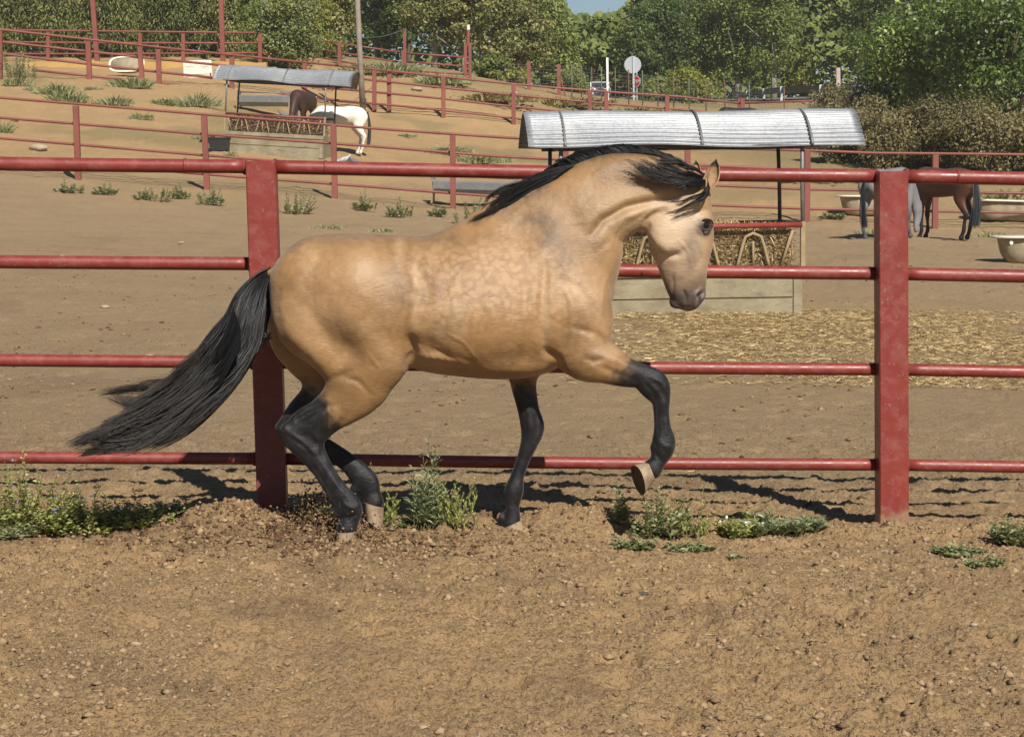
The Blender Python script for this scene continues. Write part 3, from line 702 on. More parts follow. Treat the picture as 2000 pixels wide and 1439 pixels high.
# hooves
t = NT('hoof_horn'); v = t.coord(1)
c = t.ramp(t.noise(v, 22, 5, .7), [(.3, (.17, .115, .07)), (.55, (.31, .225, .145)), (.8, (.42, .33, .22))])
t.color(c); t.set(.65, 0, .3); t.bump(t.noise(t.coord((30, 30, 140)), 2, 3, .6), .3, .003); MAT['hoof'] = t.m
MAT['sole'] = simple('hoof_sole', (.09, .06, .035), .95, 0, .4, 30, .6)
def hoof(cb, cf, toe, heel, yo, w0, w1, turn=0.0, show=0.0):
    """coronet back, coronet front, toe, heel in photo px"""
    Yh = HY + yo; a = [P(x, y, Yh) for x, y in (cb, cf, toe, heel)]
    mb = MB(); rings = []; N = 20
    for k in range(7):
        s_ = k / 6; b0 = a[0].lerp(a[3], s_); f0 = a[1].lerp(a[2], s_); c_ = (b0 + f0) / 2; h_ = (f0 - b0) / 2
        w = w0 + (w1 - w0) * s_; bl = 1 - .10 * math.exp(-((s_ - .12) / .08) ** 2) * 0
        ring = []
        for i in range(N):
            th = 2 * math.pi * i / N; ca, sa = math.cos(th), math.sin(th)
            flat = 1.0 if ca > -.2 else 1 - .25 * (-ca - .2)
            ring.append(c_ + h_ * (ca * flat * bl) + Vector((-show * sa * s_, sa * w * bl * (1 - .12 * max(0, -ca)), 0)))
        rings.append(ring)
    mb.loft(rings, cap=False)
    o_ = hlink(mb.build('hoof', MAT['hoof'], smooth=True))
    ms = MB(); down = ((a[2] + a[3]) / 2 - (a[0] + a[1]) / 2).normalized(); rim = rings[-1]; cc = sum(rim, Vector()) / N
    r2 = [cc + (p_ - cc) * .86 - down * .001 for p_ in rim]; r3 = [cc + (p_ - cc) * .80 - down * .008 for p_ in rim]; r4 = [cc + (p_ - cc) * .3 - down * .010 for p_ in rim]
    ms.loft([rim, r2, r3, r4], cap=False); ms.add(r4, [tuple(range(N))])
    s2 = ms.build('sole', MAT['sole']); s2.parent = o_; return o_
hoof((655, 1038), (699, 1036), (686, 1088), (650, 1066), -.135, .046, .058)
hoof((707, 977), (750, 990), (747, 1035), (712, 1008), .135, .044, .056)
hoof((1263, 896), (1280, 936), (1254, 967), (1238, 902), -.145, .043, .058, show=.024)
hoof((980, 1030), (1018, 1014), (1029, 1046), (984, 1060), .13, .044, .058)

# eye
_m = (np.hypot(hpx - 1379, hpy - 439) < 5) & (HV[:, 1] < HY + .03); eyeY = float(HV[_m, 1].min())
ec = P(1379, 439, eyeY + .0085)
mb = MB(); rings = []
for k in range(9):
    ph = math.pi * k / 8; rings.append([ec + Vector((0.0165 * math.sin(ph) * math.cos(th), -.0165 * math.cos(ph), .0140 * math.sin(ph) * math.sin(th))) for th in [2 * math.pi * i / 16 for i in range(16)]])
mb.loft(rings)
eyem = simple('dark_brown_eye', (.012, .007, .005), .06, 0, .3, 40, 0, spec=.9)
hlink(mb.build('eye', eyem, smooth=True))
mb = MB()
for (pts, r_) in (([(1366, 441), (1371, 432), (1380, 428.5), (1389, 431), (1393, 437)], .0045), ([(1366, 442), (1371, 449), (1380, 451), (1388, 448), (1393, 439)], .0035)):
    st = catmull([[x, y] for x, y in pts], 5); mb.tube([P(x, y, eyeY - .006 + .016 * abs(x - 1379) / 14) for x, y in st], r_, 8)
hlink(mb.build('eyelid', simple('eyelid_skin', (.022, .015, .013), .5, 0, .3, 40, .2), smooth=True))

# ears: cupped leaves
def ear(base, tip, wid, yo, opn, mat):
    b_ = P(base[0], base[1], HY + yo); t_ = P(tip[0], tip[1], HY + yo + .005); ax = t_ - b_; L = ax.length; ax.normalize()
    sd_ = ax.cross(Vector((0, -1, 0))).normalized(); fr = Vector((0, -1, 0)); mb = MB(); rings = []; N = 14
    for k in range(12):
        s_ = k / 11; w = wid * (math.sin(math.pi * min(1, s_ * .80 + .17)) ** .8) * (1 if s_ < .85 else (1 - s_) / .15 * .9 + .1)
        c_ = b_ + ax * (L * s_) + sd_ * (.012 * math.sin(math.pi * s_))
        ring = []
        for i in range(N):                      # open U cross-section with thickness
            if i < N // 2: th = math.pi * (-.12 + 1.24 * i / (N // 2 - 1)); rr = 1.0
            else: th = math.pi * (-.12 + 1.24 * (N - 1 - i) / (N // 2 - 1)); rr = .80
            ring.append(c_ + sd_ * (math.cos(th) * w * rr) - fr * (math.sin(th) * w * .75 * rr * opn))
        rings.append(ring)
    mb.loft(rings); return hlink(mb.build('ear', mat, smooth=True))
t = NT('ear_hide'); v = t.coord(1, 'Generated')
sx = t.n('ShaderNodeSeparateXYZ'); t.l(v, sx.inputs[0])
c = t.ramp(sx.outputs['Z'], [(0, (.42, .26, .13)), (.72, (.36, .22, .11)), (.80, (.05, .035, .03)), (1, (.02, .018, .018))])
c = t.mix(t.ramp(t.noise(t.coord(1), 40, 3, .6), [(.35, .5), (.6, 0)]), c, (.10, .06, .04))
t.color(c); t.set(.7); MAT['ear'] = t.m
ear((1374, 374), (1399, 310), .036, -.045, .9, MAT['ear'])
ear((1352, 352), (1359, 313), .022, .10, .8, MAT['ear'])

# ------------------------------------------------------------------ long hair: thin tapered strands
rng = np.random.default_rng(4)
def strands(name, guides, n, w0, w1, mat, parent, seg=14, clump=.35, frizz=3.0, ysp=.03, back=None, lenvar=.25, nclump=40, curl=0.0):
    """guides: list of (polyline px, y offset) ordered across the lock; strands interpolate between neighbours"""
    r = np.random.default_rng(abs(hash(name)) % 1000 if False else len(guides) * 7 + n)
    G_ = []
    for pts, yo in guides:
        a = np.array([[x, y, q] for (x, y), q in zip(pts, yo if isinstance(yo, (list, tuple)) else [yo] * len(pts))], float)
        c_ = catmull(a, 8); d_ = np.concatenate([[0], np.cumsum(np.hypot(*np.diff(c_[:, :2], axis=0).T))]); d_ /= d_[-1]
        s_ = np.linspace(0, 1, seg + 1); G_.append(np.stack([np.interp(s_, d_, c_[:, q]) for q in range(3)], -1))
    G_ = np.array(G_); ng = len(G_)
    cu = r.random(nclump) * (ng - 1); coff = r.normal(0, 1, (nclump, 2)); cph = r.random(nclump) * 6.28; clen = 1 - lenvar * r.random(nclump)
    u = r.random(n) * (ng - 1); ci = np.argmin(np.abs(u[:, None] + r.normal(0, .12, (n, 1)) - cu[None]), 1)
    s_ = np.linspace(0, 1, seg + 1)[None, :]
    ue = u[:, None] * (1 - clump * s_ ** .7) + cu[ci][:, None] * clump * s_ ** .7
    ue = np.clip(ue, 0, ng - 1.0001); i0 = ue.astype(int); f_ = ue - i0
    ln = np.clip(clen[ci] * (1 - .35 * lenvar * r.random(n)), .3, 1)
    ks = s_ * ln[:, None] * seg; k0 = np.minimum(ks.astype(int), seg - 1); kf = (ks - k0)[..., None]
    def smp(i, k): return G_[i, k]
    A = smp(i0, k0) * (1 - kf) + smp(i0, k0 + 1) * kf; B = smp(np.minimum(i0 + 1, ng - 1), k0) * (1 - kf) + smp(np.minimum(i0 + 1, ng - 1), k0 + 1) * kf
    Pt = A * (1 - f_[..., None]) + B * f_[..., None]
    wob = s_ ** 1.3
    Pt[..., 0] += frizz * wob * (np.sin(s_ * 9 + cph[ci][:, None]) * 1.1 + coff[ci, 0][:, None] * .8 + r.normal(0, .5, (n, 1)))
    Pt[..., 1] += frizz * wob * (np.cos(s_ * 10 + cph[ci][:, None] * 1.7) * 1.1 + coff[ci, 1][:, None] * .8 + r.normal(0, .5, (n, 1)))
    yo_ = Pt[..., 2] + ysp * (.25 + s_) * r.normal(0, .6, (n, 1)) + ysp * .5 * s_ * coff[ci, 0][:, None]
    Yw = HY + yo_
    px_, py_ = Pt[..., 0], Pt[..., 1]
    d = np.array(_f)[None, None] * FPX + np.array(_r)[None, None] * (px_ - CX)[..., None] - np.array(_u)[None, None] * (py_ - CY)[..., None]
    W = np.array([0, 0, CAMH]) + d * (Yw / d[..., 1])[..., None]
    T = np.gradient(W, axis=1); T /= np.maximum(np.linalg.norm(T, axis=2, keepdims=True), 1e-9)
    ref = r.normal(0, 1, (n, 1, 3)); a = np.cross(T, ref); a /= np.maximum(np.linalg.norm(a, axis=2, keepdims=True), 1e-9); b = np.cross(T, a)
    w = (w0 + (w1 - w0) * s_ ** 1.5) * (.6 + .8 * r.random((n, 1)))
    V = np.stack([W + (a * math.cos(q) + b * math.sin(q)) * w[..., None] for q in (0, 2.094, 4.189)], 2).reshape(-1, 3)
    base = (np.arange(n)[:, None] * (seg + 1) + np.arange(seg)[None])[..., None] * 3
    F_ = np.concatenate([np.stack([base[..., 0] + q, base[..., 0] + (q + 1) % 3, base[..., 0] + 3 + (q + 1) % 3, base[..., 0] + 3 + q], -1).reshape(-1, 4) for q in range(3)])
    tone = np.repeat(np.clip(r.normal(.5, .2, n), 0, 1), (seg + 1) * 3)
    tip = np.repeat(np.broadcast_to(s_, (n, seg + 1)).reshape(-1), 3)
    o = mesh_np(name, V, F_, mat, None, True, {'tone': tone, 'tip': tip}); return hlink(o) if parent is horse else o
def hair_mat(name, dark, light, tipc=None):
    t = NT(name); c = t.mix(t.ramp(t.attr('tone'), [(.3, 0), (1, 1)]), dark, light)
    if tipc: c = t.mix(t.math('MULTIPLY', t.ramp(t.attr('tip'), [(.55, 0), (1, 1)]), .6), c, tipc)
    t.color(c); t.set(.42, 0, .45); return t.m
MAT['hair'] = hair_mat('black_horsehair', (.004, .0037, .004), (.014, .0135, .015), (.045, .032, .022))
yt = [0, -.01, -.05, -.11, -.17, -.24, -.31, -.38, -.43]
strands('tail', [
    ([(529, 521), (496, 537), (462, 572), (440, 612), (412, 652), (384, 690), (350, 730), (300, 765), (240, 800)], yt),
    ([(529, 523), (498, 546), (470, 588), (450, 636), (420, 680), (385, 728), (325, 782), (235, 822), (138, 850)], yt),
    ([(529, 526), (502, 555), (480, 604), (466, 655), (434, 702), (392, 752), (320, 810), (225, 846), (122, 870)], yt),
    ([(529, 528), (507, 562), (490, 622), (482, 670), (448, 715), (402, 770), (330, 828), (240, 862), (145, 884)], yt),
    ([(529, 531), (526, 562), (519, 608), (508, 668), (476, 722), (420, 782), (350, 842), (278, 878), (195, 890)], yt)],
    6500, .0018, .0006, MAT['hair'], horse, seg=24, clump=.36, frizz=7.5, ysp=.04, nclump=60, lenvar=.36)
strands('tail_wisps', [
    ([(455, 600), (440, 650), (415, 700), (380, 732), (330, 745), (280, 742)], -.22),
    ([(470, 640), (440, 700), (390, 750), (320, 760), (250, 748), (190, 752)], -.24),
    ([(470, 660), (430, 740), (370, 790), (300, 795), (230, 770), (185, 772)], -.26),
    ([(470, 680), (420, 760), (350, 800), (270, 815), (200, 805), (150, 812)], -.28)],
    800, .0012, .0005, MAT['hair'], horse, seg=16, clump=.7, frizz=8, ysp=.03, nclump=16, lenvar=.4)
strands('tail_wisps', [([(529, 528), (528, 560), (522, 600), (516, 640), (508, 680)], -.02), ([(529, 528), (530, 570), (527, 610), (520, 650)], -.02)], 160, .0013, .0006, MAT['hair'], horse, clump=.3, frizz=2, ysp=.015, nclump=8)
strands('tail_wisps', [([(506, 590), (498, 620), (510, 645), (524, 665), (518, 690)], -.05), ([(502, 600), (500, 640), (522, 660), (530, 640)], -.05), ([(524, 660), (505, 690), (460, 705), (400, 705), (350, 690)], -.05)], 110, .0012, .0006, MAT['hair'], horse, clump=.5, frizz=3, ysp=.015, nclump=8)
# crest: short mane brushed back over the crest
cg = []
for (x, y) in ((1093, 346), (1120, 326), (1150, 311), (1180, 303), (1208, 298), (1235, 296), (1262, 298), (1292, 304), (1322, 316), (1350, 334)):
    k_ = (x - 1093) / 260.0
    cg.append(([(x + 5, y + 2), (x + 1, y - 4), (x - 8 - 4 * k_, y - 11), (x - 24, y - 13), (x - 42, y - 4 + 6 * k_)], [-.01, .0, .012, .03, .05]))
strands('mane', cg, 3400, .0013, .0006, MAT['hair'], horse, seg=8, clump=.3, frizz=1.3, ysp=.012, nclump=90, lenvar=.35)
strands('mane', [
    ([(1124, 320), (1094, 326), (1060, 336), (1026, 352), (992, 376), (960, 402), (928, 430)], -.03),
    ([(1102, 334), (1074, 340), (1046, 352), (1016, 371), (985, 394), (950, 417), (918, 437)], -.045),
    ([(1078, 352), (1056, 360), (1032, 374), (1006, 391), (975, 409), (945, 424), (914, 441)], -.05),
    ([(1046, 372), (1030, 380), (1010, 392), (990, 402), (965, 414), (938, 428), (916, 440)], -.045)],
    800, .0013, .0005, MAT['hair'], horse, seg=14, clump=.42, frizz=3.5, ysp=.018, nclump=36, lenvar=.35)
strands('mane', [([(1090, 338), (1050, 344), (1010, 356), (975, 366), (955, 385), (960, 402)], -.03), ([(1080, 345), (1030, 354), (990, 372), (962, 380), (950, 400)], -.04)], 70, .0012, .0005, MAT['hair'], horse, clump=.6, frizz=4, ysp=.02, nclump=6)
strands('forelock', [
    ([(1376, 340), (1356, 326), (1330, 316), (1305, 306), (1282, 300), (1262, 297)], [-.03, -.05, -.06, -.06, -.06, -.04]),
    ([(1378, 346), (1360, 334), (1336, 326), (1312, 318), (1292, 310), (1276, 303)], [-.04, -.07, -.08, -.08, -.08, -.06])],
    330, .0013, .0005, MAT['hair'], horse, seg=14, clump=.6, frizz=3.5, ysp=.010, nclump=14, lenvar=.4)
strands('forelock', [
    ([(1378, 352), (1362, 348), (1338, 347), (1312, 343), (1282, 332), (1250, 318), (1214, 306)], [-.05, -.09, -.11, -.12, -.12, -.12, -.12]),
    ([(1378, 357), (1360, 355), (1334, 355), (1306, 351), (1270, 338), (1236, 322), (1198, 308)], [-.05, -.10, -.12, -.125, -.13, -.13, -.13]),
    ([(1378, 362), (1358, 364), (1332, 364), (1302, 359), (1264, 346), (1228, 332), (1204, 322)], [-.05, -.10, -.125, -.13, -.13, -.13, -.13])],
    560, .0013, .0004, MAT['hair'], horse, seg=18, clump=.55, frizz=5, ysp=.010, nclump=26, lenvar=.62)
strands('forelock', [([(1374, 345), (1345, 335), (1318, 334), (1298, 326), (1288, 308)], [-.04, -.1, -.11, -.11, -.1]), ([(1370, 350), (1340, 344), (1310, 340), (1285, 330), (1276, 312)], [-.04, -.1, -.11, -.11, -.1])], 40, .0012, .0005, MAT['hair'], horse, clump=.6, frizz=4, ysp=.01, nclump=6)
strands('forelock', [([(1384, 366), (1372, 376), (1350, 384), (1325, 392), (1305, 394)], [-.05, -.1, -.12, -.12, -.12]), ([(1386, 366), (1382, 385), (1360, 396), (1340, 404), (1318, 412)], [-.05, -.1, -.12, -.12, -.12]), ([(1380, 340), (1384, 352), (1387, 366), (1386, 384)], [-.06, -.06, -.04, -.03])], 90, .0012, .0005, MAT['hair'], horse, clump=.6, frizz=2.5, ysp=.01, nclump=8)
# ------------------------------------------------------------------ fences
def pipe_fence(name, label, posts, rails, cat='fence', pw=.13, rail_r=.03, mat=None, seg_len=None, proud=0.0, group=None, sag=0.0, caps=False):
    """posts: list of (base, top); rails: list of polylines (Vectors)"""
    o0 = Vector(posts[0][0]); root = empty(name, o0, label=label, cat=cat, group=group); mat = mat or MAT['red_far']
    for b, tp in posts:
        b, tp = Vector(b) - o0, Vector(tp) - o0; ax = (tp - b).normalized(); L = (tp - b).length + .25
        rot = Vector((0, 0, 1)).rotation_difference(ax).to_matrix()
        mb = MB(); mb.box((b + tp) / 2 - ax * .125, (pw, pw, L), rot, .006)
        mb.build('post', mat, root)
    for r_ in rails:
        rr = rail_r
        if isinstance(r_, tuple): r_, rr = r_
        mb = MB(); mb.tube([Vector(p) - o0 for p in r_], rr, 12); mb.build('rail', mat, root, smooth=True)
    return root

RUSTY = simple('rusty_weld', (.15, .035, .022), .8, 0, .5, 30, .6)
# near fence: heavy square posts and thick pipes, 1.7 m high
def FY(px): return 9.90 + .16 * (px - 1000) / 2000.0
root = empty('pipe_fence', P(530, 1000, FY(530)), label='heavy red pipe fence with square posts right behind the cantering horse', cat='fence')
o0 = root.location.copy()
near_posts = [((508, 314), (531, 1003), .142), ((1743.5, 334), (1745.5, 1028), .142), ((-720, 296), (-680, 1000), .142), ((2985, 352), (2960, 1050), .142)]
for (tx, ty), (bx, by), w in near_posts:
    Yp = FY(bx) - .012
    tp = P(tx, ty, Yp - .055) ; b = P(bx, by, Yp - .055); ax = (tp - b).normalized(); mid = (tp + b) / 2 - o0 - ax * .2; L = (tp - b).length + .4
    rot = Matrix.Rotation(.032, 3, 'Z') @ Vector((0, 0, 1)).rotation_difference(ax).to_matrix()
    mb = MB(); mb.box(mid + Vector((0, .05, 0)), (w, .128, L), rot, .005)
    mb.build('post', MAT['red'], root)
rail_px = [((-720, 306), (508, 326), (1740, 344.5), (2985, 360), 27), ((-720, 500), (518, 515.5), (1740, 534.5), (2985, 553), 26), ((-720, 692), (522, 707.5), (1742, 721.5), (2985, 738), 24.5), ((-720, 884), (527, 895.5), (1742, 907.5), (2985, 922), 24)]
for *pts, dpx in rail_px:
    for (a, b) in zip(pts[:-1], pts[1:]):
        A = P(a[0], a[1], FY(a[0]) + .03); B = P(b[0], b[1], FY(b[0]) + .03); d_ = (B - A).normalized()
        A = A + d_ * .068; B = B - d_ * .068; r_ = dpx * 9.95 / FPX / 2; ring = []
        n = 40; rr = []; pp = []
        for k in range(n + 1):
            q = k / n; p = A.lerp(B, q) + Vector((0, 0, -.006 * math.sin(math.pi * q)))
            pp.append(p - o0); rr.append(r_)
        mb = MB(); mb.tube(pp, rr, 20); mb.build('rail', MAT['red'], root, smooth=True)
        # short stubs that tie the pipe into the back of each post, and weld collars
    for x, y in pts[1:3]:
        C_ = P(x, y, FY(x) + .03) - o0; rw = dpx * 9.95 / FPX / 2
        for sx in (-1, 1):
            mb = MB(); mb.tube([C_ + Vector((sx * q_, 0, 0)) for q_ in (.060, .0735, .078, .083)], [rw * .9, rw + .005, rw + .004, rw + .0005], 20); mb.build('weld', RUSTY, root, smooth=True)
for x in (362, 636, 1870):
    y = np.interp(x, [-720, 508, 1740, 2985], [306, 326, 344.5, 360]); C_ = P(x, y, FY(x) + .03) - o0; mb = MB()
    mb.tube([C_ - Vector((.006, 0, 0)), C_ + Vector((.006, 0, 0))], 26.5 * 9.95 / FPX / 2 + .0025, 20); mb.build('pipe_joint', MAT['red'], root, smooth=True)

def line_y(pts, x): return float(np.interp(x, [p[0] for p in pts], [p[1] for p in pts]))
def mkfence(name, label, post_list, rail_list, Yf, step=120, **kw):
    """post_list: (px, ytop, ybase); rail_list: polylines in px; Yf(px) distance"""
    posts = [(P(x, yb, Yf(x)), P(x + lean, yt, Yf(x))) for (x, yt, yb, lean) in [(p + (0,))[:4] if len(p) == 3 else p for p in post_list]]
    rails = []
    for rl in rail_list:
        x0, x1 = rl[0][0], rl[-1][0]; n = max(2, int(abs(x1 - x0) / step) + 1)
        xs = [x0 + (x1 - x0) * k / (n - 1) for k in range(n)]
        rails.append([P(x, line_y(rl, x), Yf(x) + .09) for x in xs])
    return pipe_fence(name, label, posts, rails, **kw)
Y2 = lambda x: 49 + .0 * x
mkfence('pipe_fence', 'long thin red pipe fence crossing behind the near feeder and metal trough',
    [(-260, 187, 330, -2), (-95, 197, 338, -2), (153, 207, 348, -5), (404.5, 226, 371, -6), (654, 244, 383, -3), (885, 264, 408, -1), (1105, 280, 420), (1343, 289, 428), (1576, 293, 434, 1), (1826, 302, 448, 1), (2075, 306, 455, 1), (2320, 310, 462, 1)],
    [[(-260, 172), (0, 191), (404, 224), (740, 252), (1000, 270), (1340, 288), (1576, 294), (1700, 299), (2000, 302), (2320, 306)],
     [(-260, 212), (0, 230), (404, 263), (740, 287), (1000, 308), (1340, 322), (1576, 332), (2000, 340), (2320, 345)],
     [(-260, 252), (0, 270), (404, 304), (740, 331), (1000, 348), (1340, 360), (1576, 370), (2000, 378), (2320, 382)],
     [(-260, 290), (0, 308), (470, 346), (740, 366), (885, 378), (1000, 386), (1340, 399), (1576, 408), (2000, 416), (2320, 422)]], Y2, pw=.135, rail_r=.032)
Y3 = lambda x: float(np.interp(x, [-300, 0, 311, 600, 740, 900, 1500, 2000], [71, 73, 75, 79, 83, 84, 85, 85]))
mkfence('pipe_fence', 'red pipe fence running diagonally down the orange hillside behind the feeders',
    [(-120, 50, 140), (0, 59, 148), (175, 81, 156, -3), (278, 92, 163, -5), (311, 97, 165, -2), (453, 112, 180), (595, 124, 201), (731, 138, 224), (760, 142, 229), (866, 151, 238), (1003, 165, 256), (1152, 178, 270), (1184, 181, 272), (1303, 186, 277), (1450, 192, 285)],
    [[(-120, 47), (0, 58), (311, 93), (740, 137), (866, 150), (1003, 165), (1184, 180), (1310, 187), (1450, 203)],
     [(-120, 69), (0, 82), (311, 116), (740, 158), (866, 172), (1003, 186), (1184, 203), (1310, 212), (1450, 228)],
     [(-120, 92), (0, 105), (311, 142), (740, 181), (866, 193), (1003, 209), (1184, 226), (1310, 236), (1450, 252)],
     [(62, 137), (311, 163), (740, 204), (866, 215), (1003, 232), (1184, 250), (1310, 260), (1450, 276)]], Y3, pw=.17, rail_r=.045)
Y4 = lambda x: 84.5
mkfence('pipe_fence', 'red pipe fence on top of the low ochre wall in front of the conifers',
    [(-60, 58, 118), (94, 63, 121), (274, 66, 124), (358, 66, 124), (508, 67, 127)],
    [[(-60, 57), (0, 59), (350, 63), (500, 64.5)], [(-60, 81), (0, 83), (300, 84.5), (518, 84.5)], [(-60, 105), (0, 106), (358, 105), (520, 103.5)]], Y4, pw=.15, rail_r=.04)
for i, (xt, xb, yb, lb) in enumerate(((181, 190, 121, 'tall bare red steel pole rising left of the white tub'), (432, 435.5, 120, 'tall bare red steel pole rising beside the white lettered chest'))):
    b = P(xb, yb, 84.3); tp = P(xt - (xb - xt) * .6, -70, 84.3); mb = MB()
    ax = (tp - b).normalized(); rot = Vector((0, 0, 1)).rotation_difference(ax).to_matrix(); L = (tp - b).length
    root = empty('steel_pole', b, label=lb, cat='pole', group='tall red steel poles behind the back fence')
    mb.box(ax * (L / 2 - .2), (.19, .19, L + .3), rot, .01); mb.build('shaft', MAT['red_far'], root)
    mb = MB(); mb.box(ax * (L - .04) , (.24, .24, .02), rot); mb.build('cap', MAT['red_far'], root)
Y5 = lambda x: 92.0
r5 = mkfence('pipe_fence', 'short red pipe fence right of the round pale green bush', [(663, 82, 126), (787, 98, 139)],
    [[(622, 79), (663, 84), (700, 92), (785, 103)], [(628, 97), (700, 108), (785, 123)], [(612, 111), (700, 124), (785, 140)]], Y5, pw=.16, rail_r=.04)
g = mkfence('gate', 'red pipe gate between tall posts below the dark tree trunks', [(791, 56, 138, -1), (909, 86, 164), (918, 84, 168)],
    [[(791, 104), (905, 112)], [(791, 120), (905, 130)], [(791, 138), (915, 146)]], lambda x: 91.0, cat='gate', pw=.13, rail_r=.04)
b = P(913.5, 86, 91); mb = MB(); mb.tube([P(913.5, 90, 91) - g.location, P(914.5, 60, 91) - g.location], .09, 10); mb.build('tall_pole', MAT['red_far'], g)
mb = MB(); mb.tube([P(914.5, 59, 91) - g.location, P(914.5, 49, 91) - g.location], .07, 8); mb.build('white_lamp', MAT['tub'], g)
mkfence('pipe_fence', 'single red rail fence below the road guard rail', [(1445, 192, 240), (1700, 190, 250)], [[(1449, 202), (1540, 199), (1602, 196), (1700, 193)]], lambda x: 87.0, pw=.17, rail_r=.045)

# utility pole and wire
b = P(708.5, 200, 78); root = empty('utility_pole', b, label='leaning grey wooden utility pole behind the white horse', cat='pole')
mb = MB(); mb.tube([Vector((0, 0, -.4)), P(702.5, 100, 78) - b, P(695, -70, 78) - b], [.115, .105, .09], 12); mb.build('shaft', MAT['wood'], root, smooth=True)
mb = MB(); mb.tube([P(709, 200, 77.9) - b, P(708.5, 193, 77.9) - b], .135, 12); mb.build('base_band', MAT['darksteel'], root)
mb = MB(); A = P(704, 74, 78); B = P(791, 57, 91); mb.tube([A.lerp(B, k / 8) - Vector((0, 0, .12 * math.sin(math.pi * k / 8))) for k in range(9)], .014, 6)
tag(mb.build('cable', MAT['steel'], smooth=True), 'thin sagging cable from the wooden pole to the gate post', 'cable')

# low ochre wall under the back fence
mb = MB(); xs = list(range(40, 540, 20)); N_ = len(xs); rings = []
for x in xs:
    yt = np.interp(x, [40, 180, 300, 440, 520], [121, 120, 121, 120, 123]) + 1.2 * math.sin(x * .13); yb = np.interp(x, [40, 250, 440, 520], [141, 145, 147, 151])
    a = P(x, yt, 82.6); c = P(x, yb + 4, 82.6)
    rings.append([c, a, a + Vector((0, .5, 0)), c + Vector((0, .5, 0))])
mb.loft(rings)
tag(mb.build('retaining_wall', simple('ochre_plaster', (.44, .27, .09), .95, 0, .15, 1.2, .3)), 'low ochre retaining wall running under the back fence', 'wall')

# ------------------------------------------------------------------ hay feeders with barrel roofs
def hay_mesh(L, D, h, n, seed, mat, size=.055):
    r = np.random.default_rng(seed)
    x = r.uniform(-L / 2, L / 2, n); y = r.uniform(-D / 2, D / 2, n)
    top = h * (.72 + .28 * fbm(x * 1.4 + seed, y * 2, seed, 3) + .22 * np.cos(x / L * math.pi) * np.cos(y / D * math.pi)); z = top * np.where(r.random(n) < .4, 1, r.random(n))
    fr = r.random(n) < .45; y = np.where(fr, -D / 2 + r.random(n) * .03, y); z = np.where(fr, r.random(n) * top, z)
    d = r.normal(0, 1, (n, 3)); d[:, 2] *= .5; d /= np.linalg.norm(d, axis=1, keepdims=True)
    s_ = np.cross(d, r.normal(0, 1, (n, 3))); s_ /= np.linalg.norm(s_, axis=1, keepdims=True)
    ln = size * (.5 + r.random(n))[:, None]; w = (.0035 * (size / .055)) * (.6 + .8 * r.random(n))[:, None]
    c = np.stack([x, y, z], -1); bend = np.cross(d, s_) * ln * .3 * r.normal(0, 1, (n, 1))
    V = np.stack([c - d * ln - s_ * w, c - d * ln + s_ * w, c + bend + s_ * w, c + bend - s_ * w, c + d * ln + s_ * w, c + d * ln - s_ * w], 1).reshape(-1, 3)
    b = np.arange(n)[:, None] * 6
    F_ = np.concatenate([b + np.array([0, 1, 2, 3]), b + np.array([3, 2, 4, 5])])
    return V, F_, np.repeat(r.random(n), 6)
t = NT('straw'); c = t.ramp(t.attr('tone'), [(0, (.22, .14, .055)), (.5, (.45, .31, .13)), (1, (.68, .53, .28))]); t.color(c); t.set(.6, 0, .4); MAT['straw'] = t.m
t = NT('old_brown_hay'); c = t.ramp(t.attr('tone'), [(0, (.12, .07, .04)), (.6, (.26, .16, .10)), (1, (.42, .30, .18))]); t.color(c); t.set(.8, 0, .2); MAT['oldhay'] = t.m

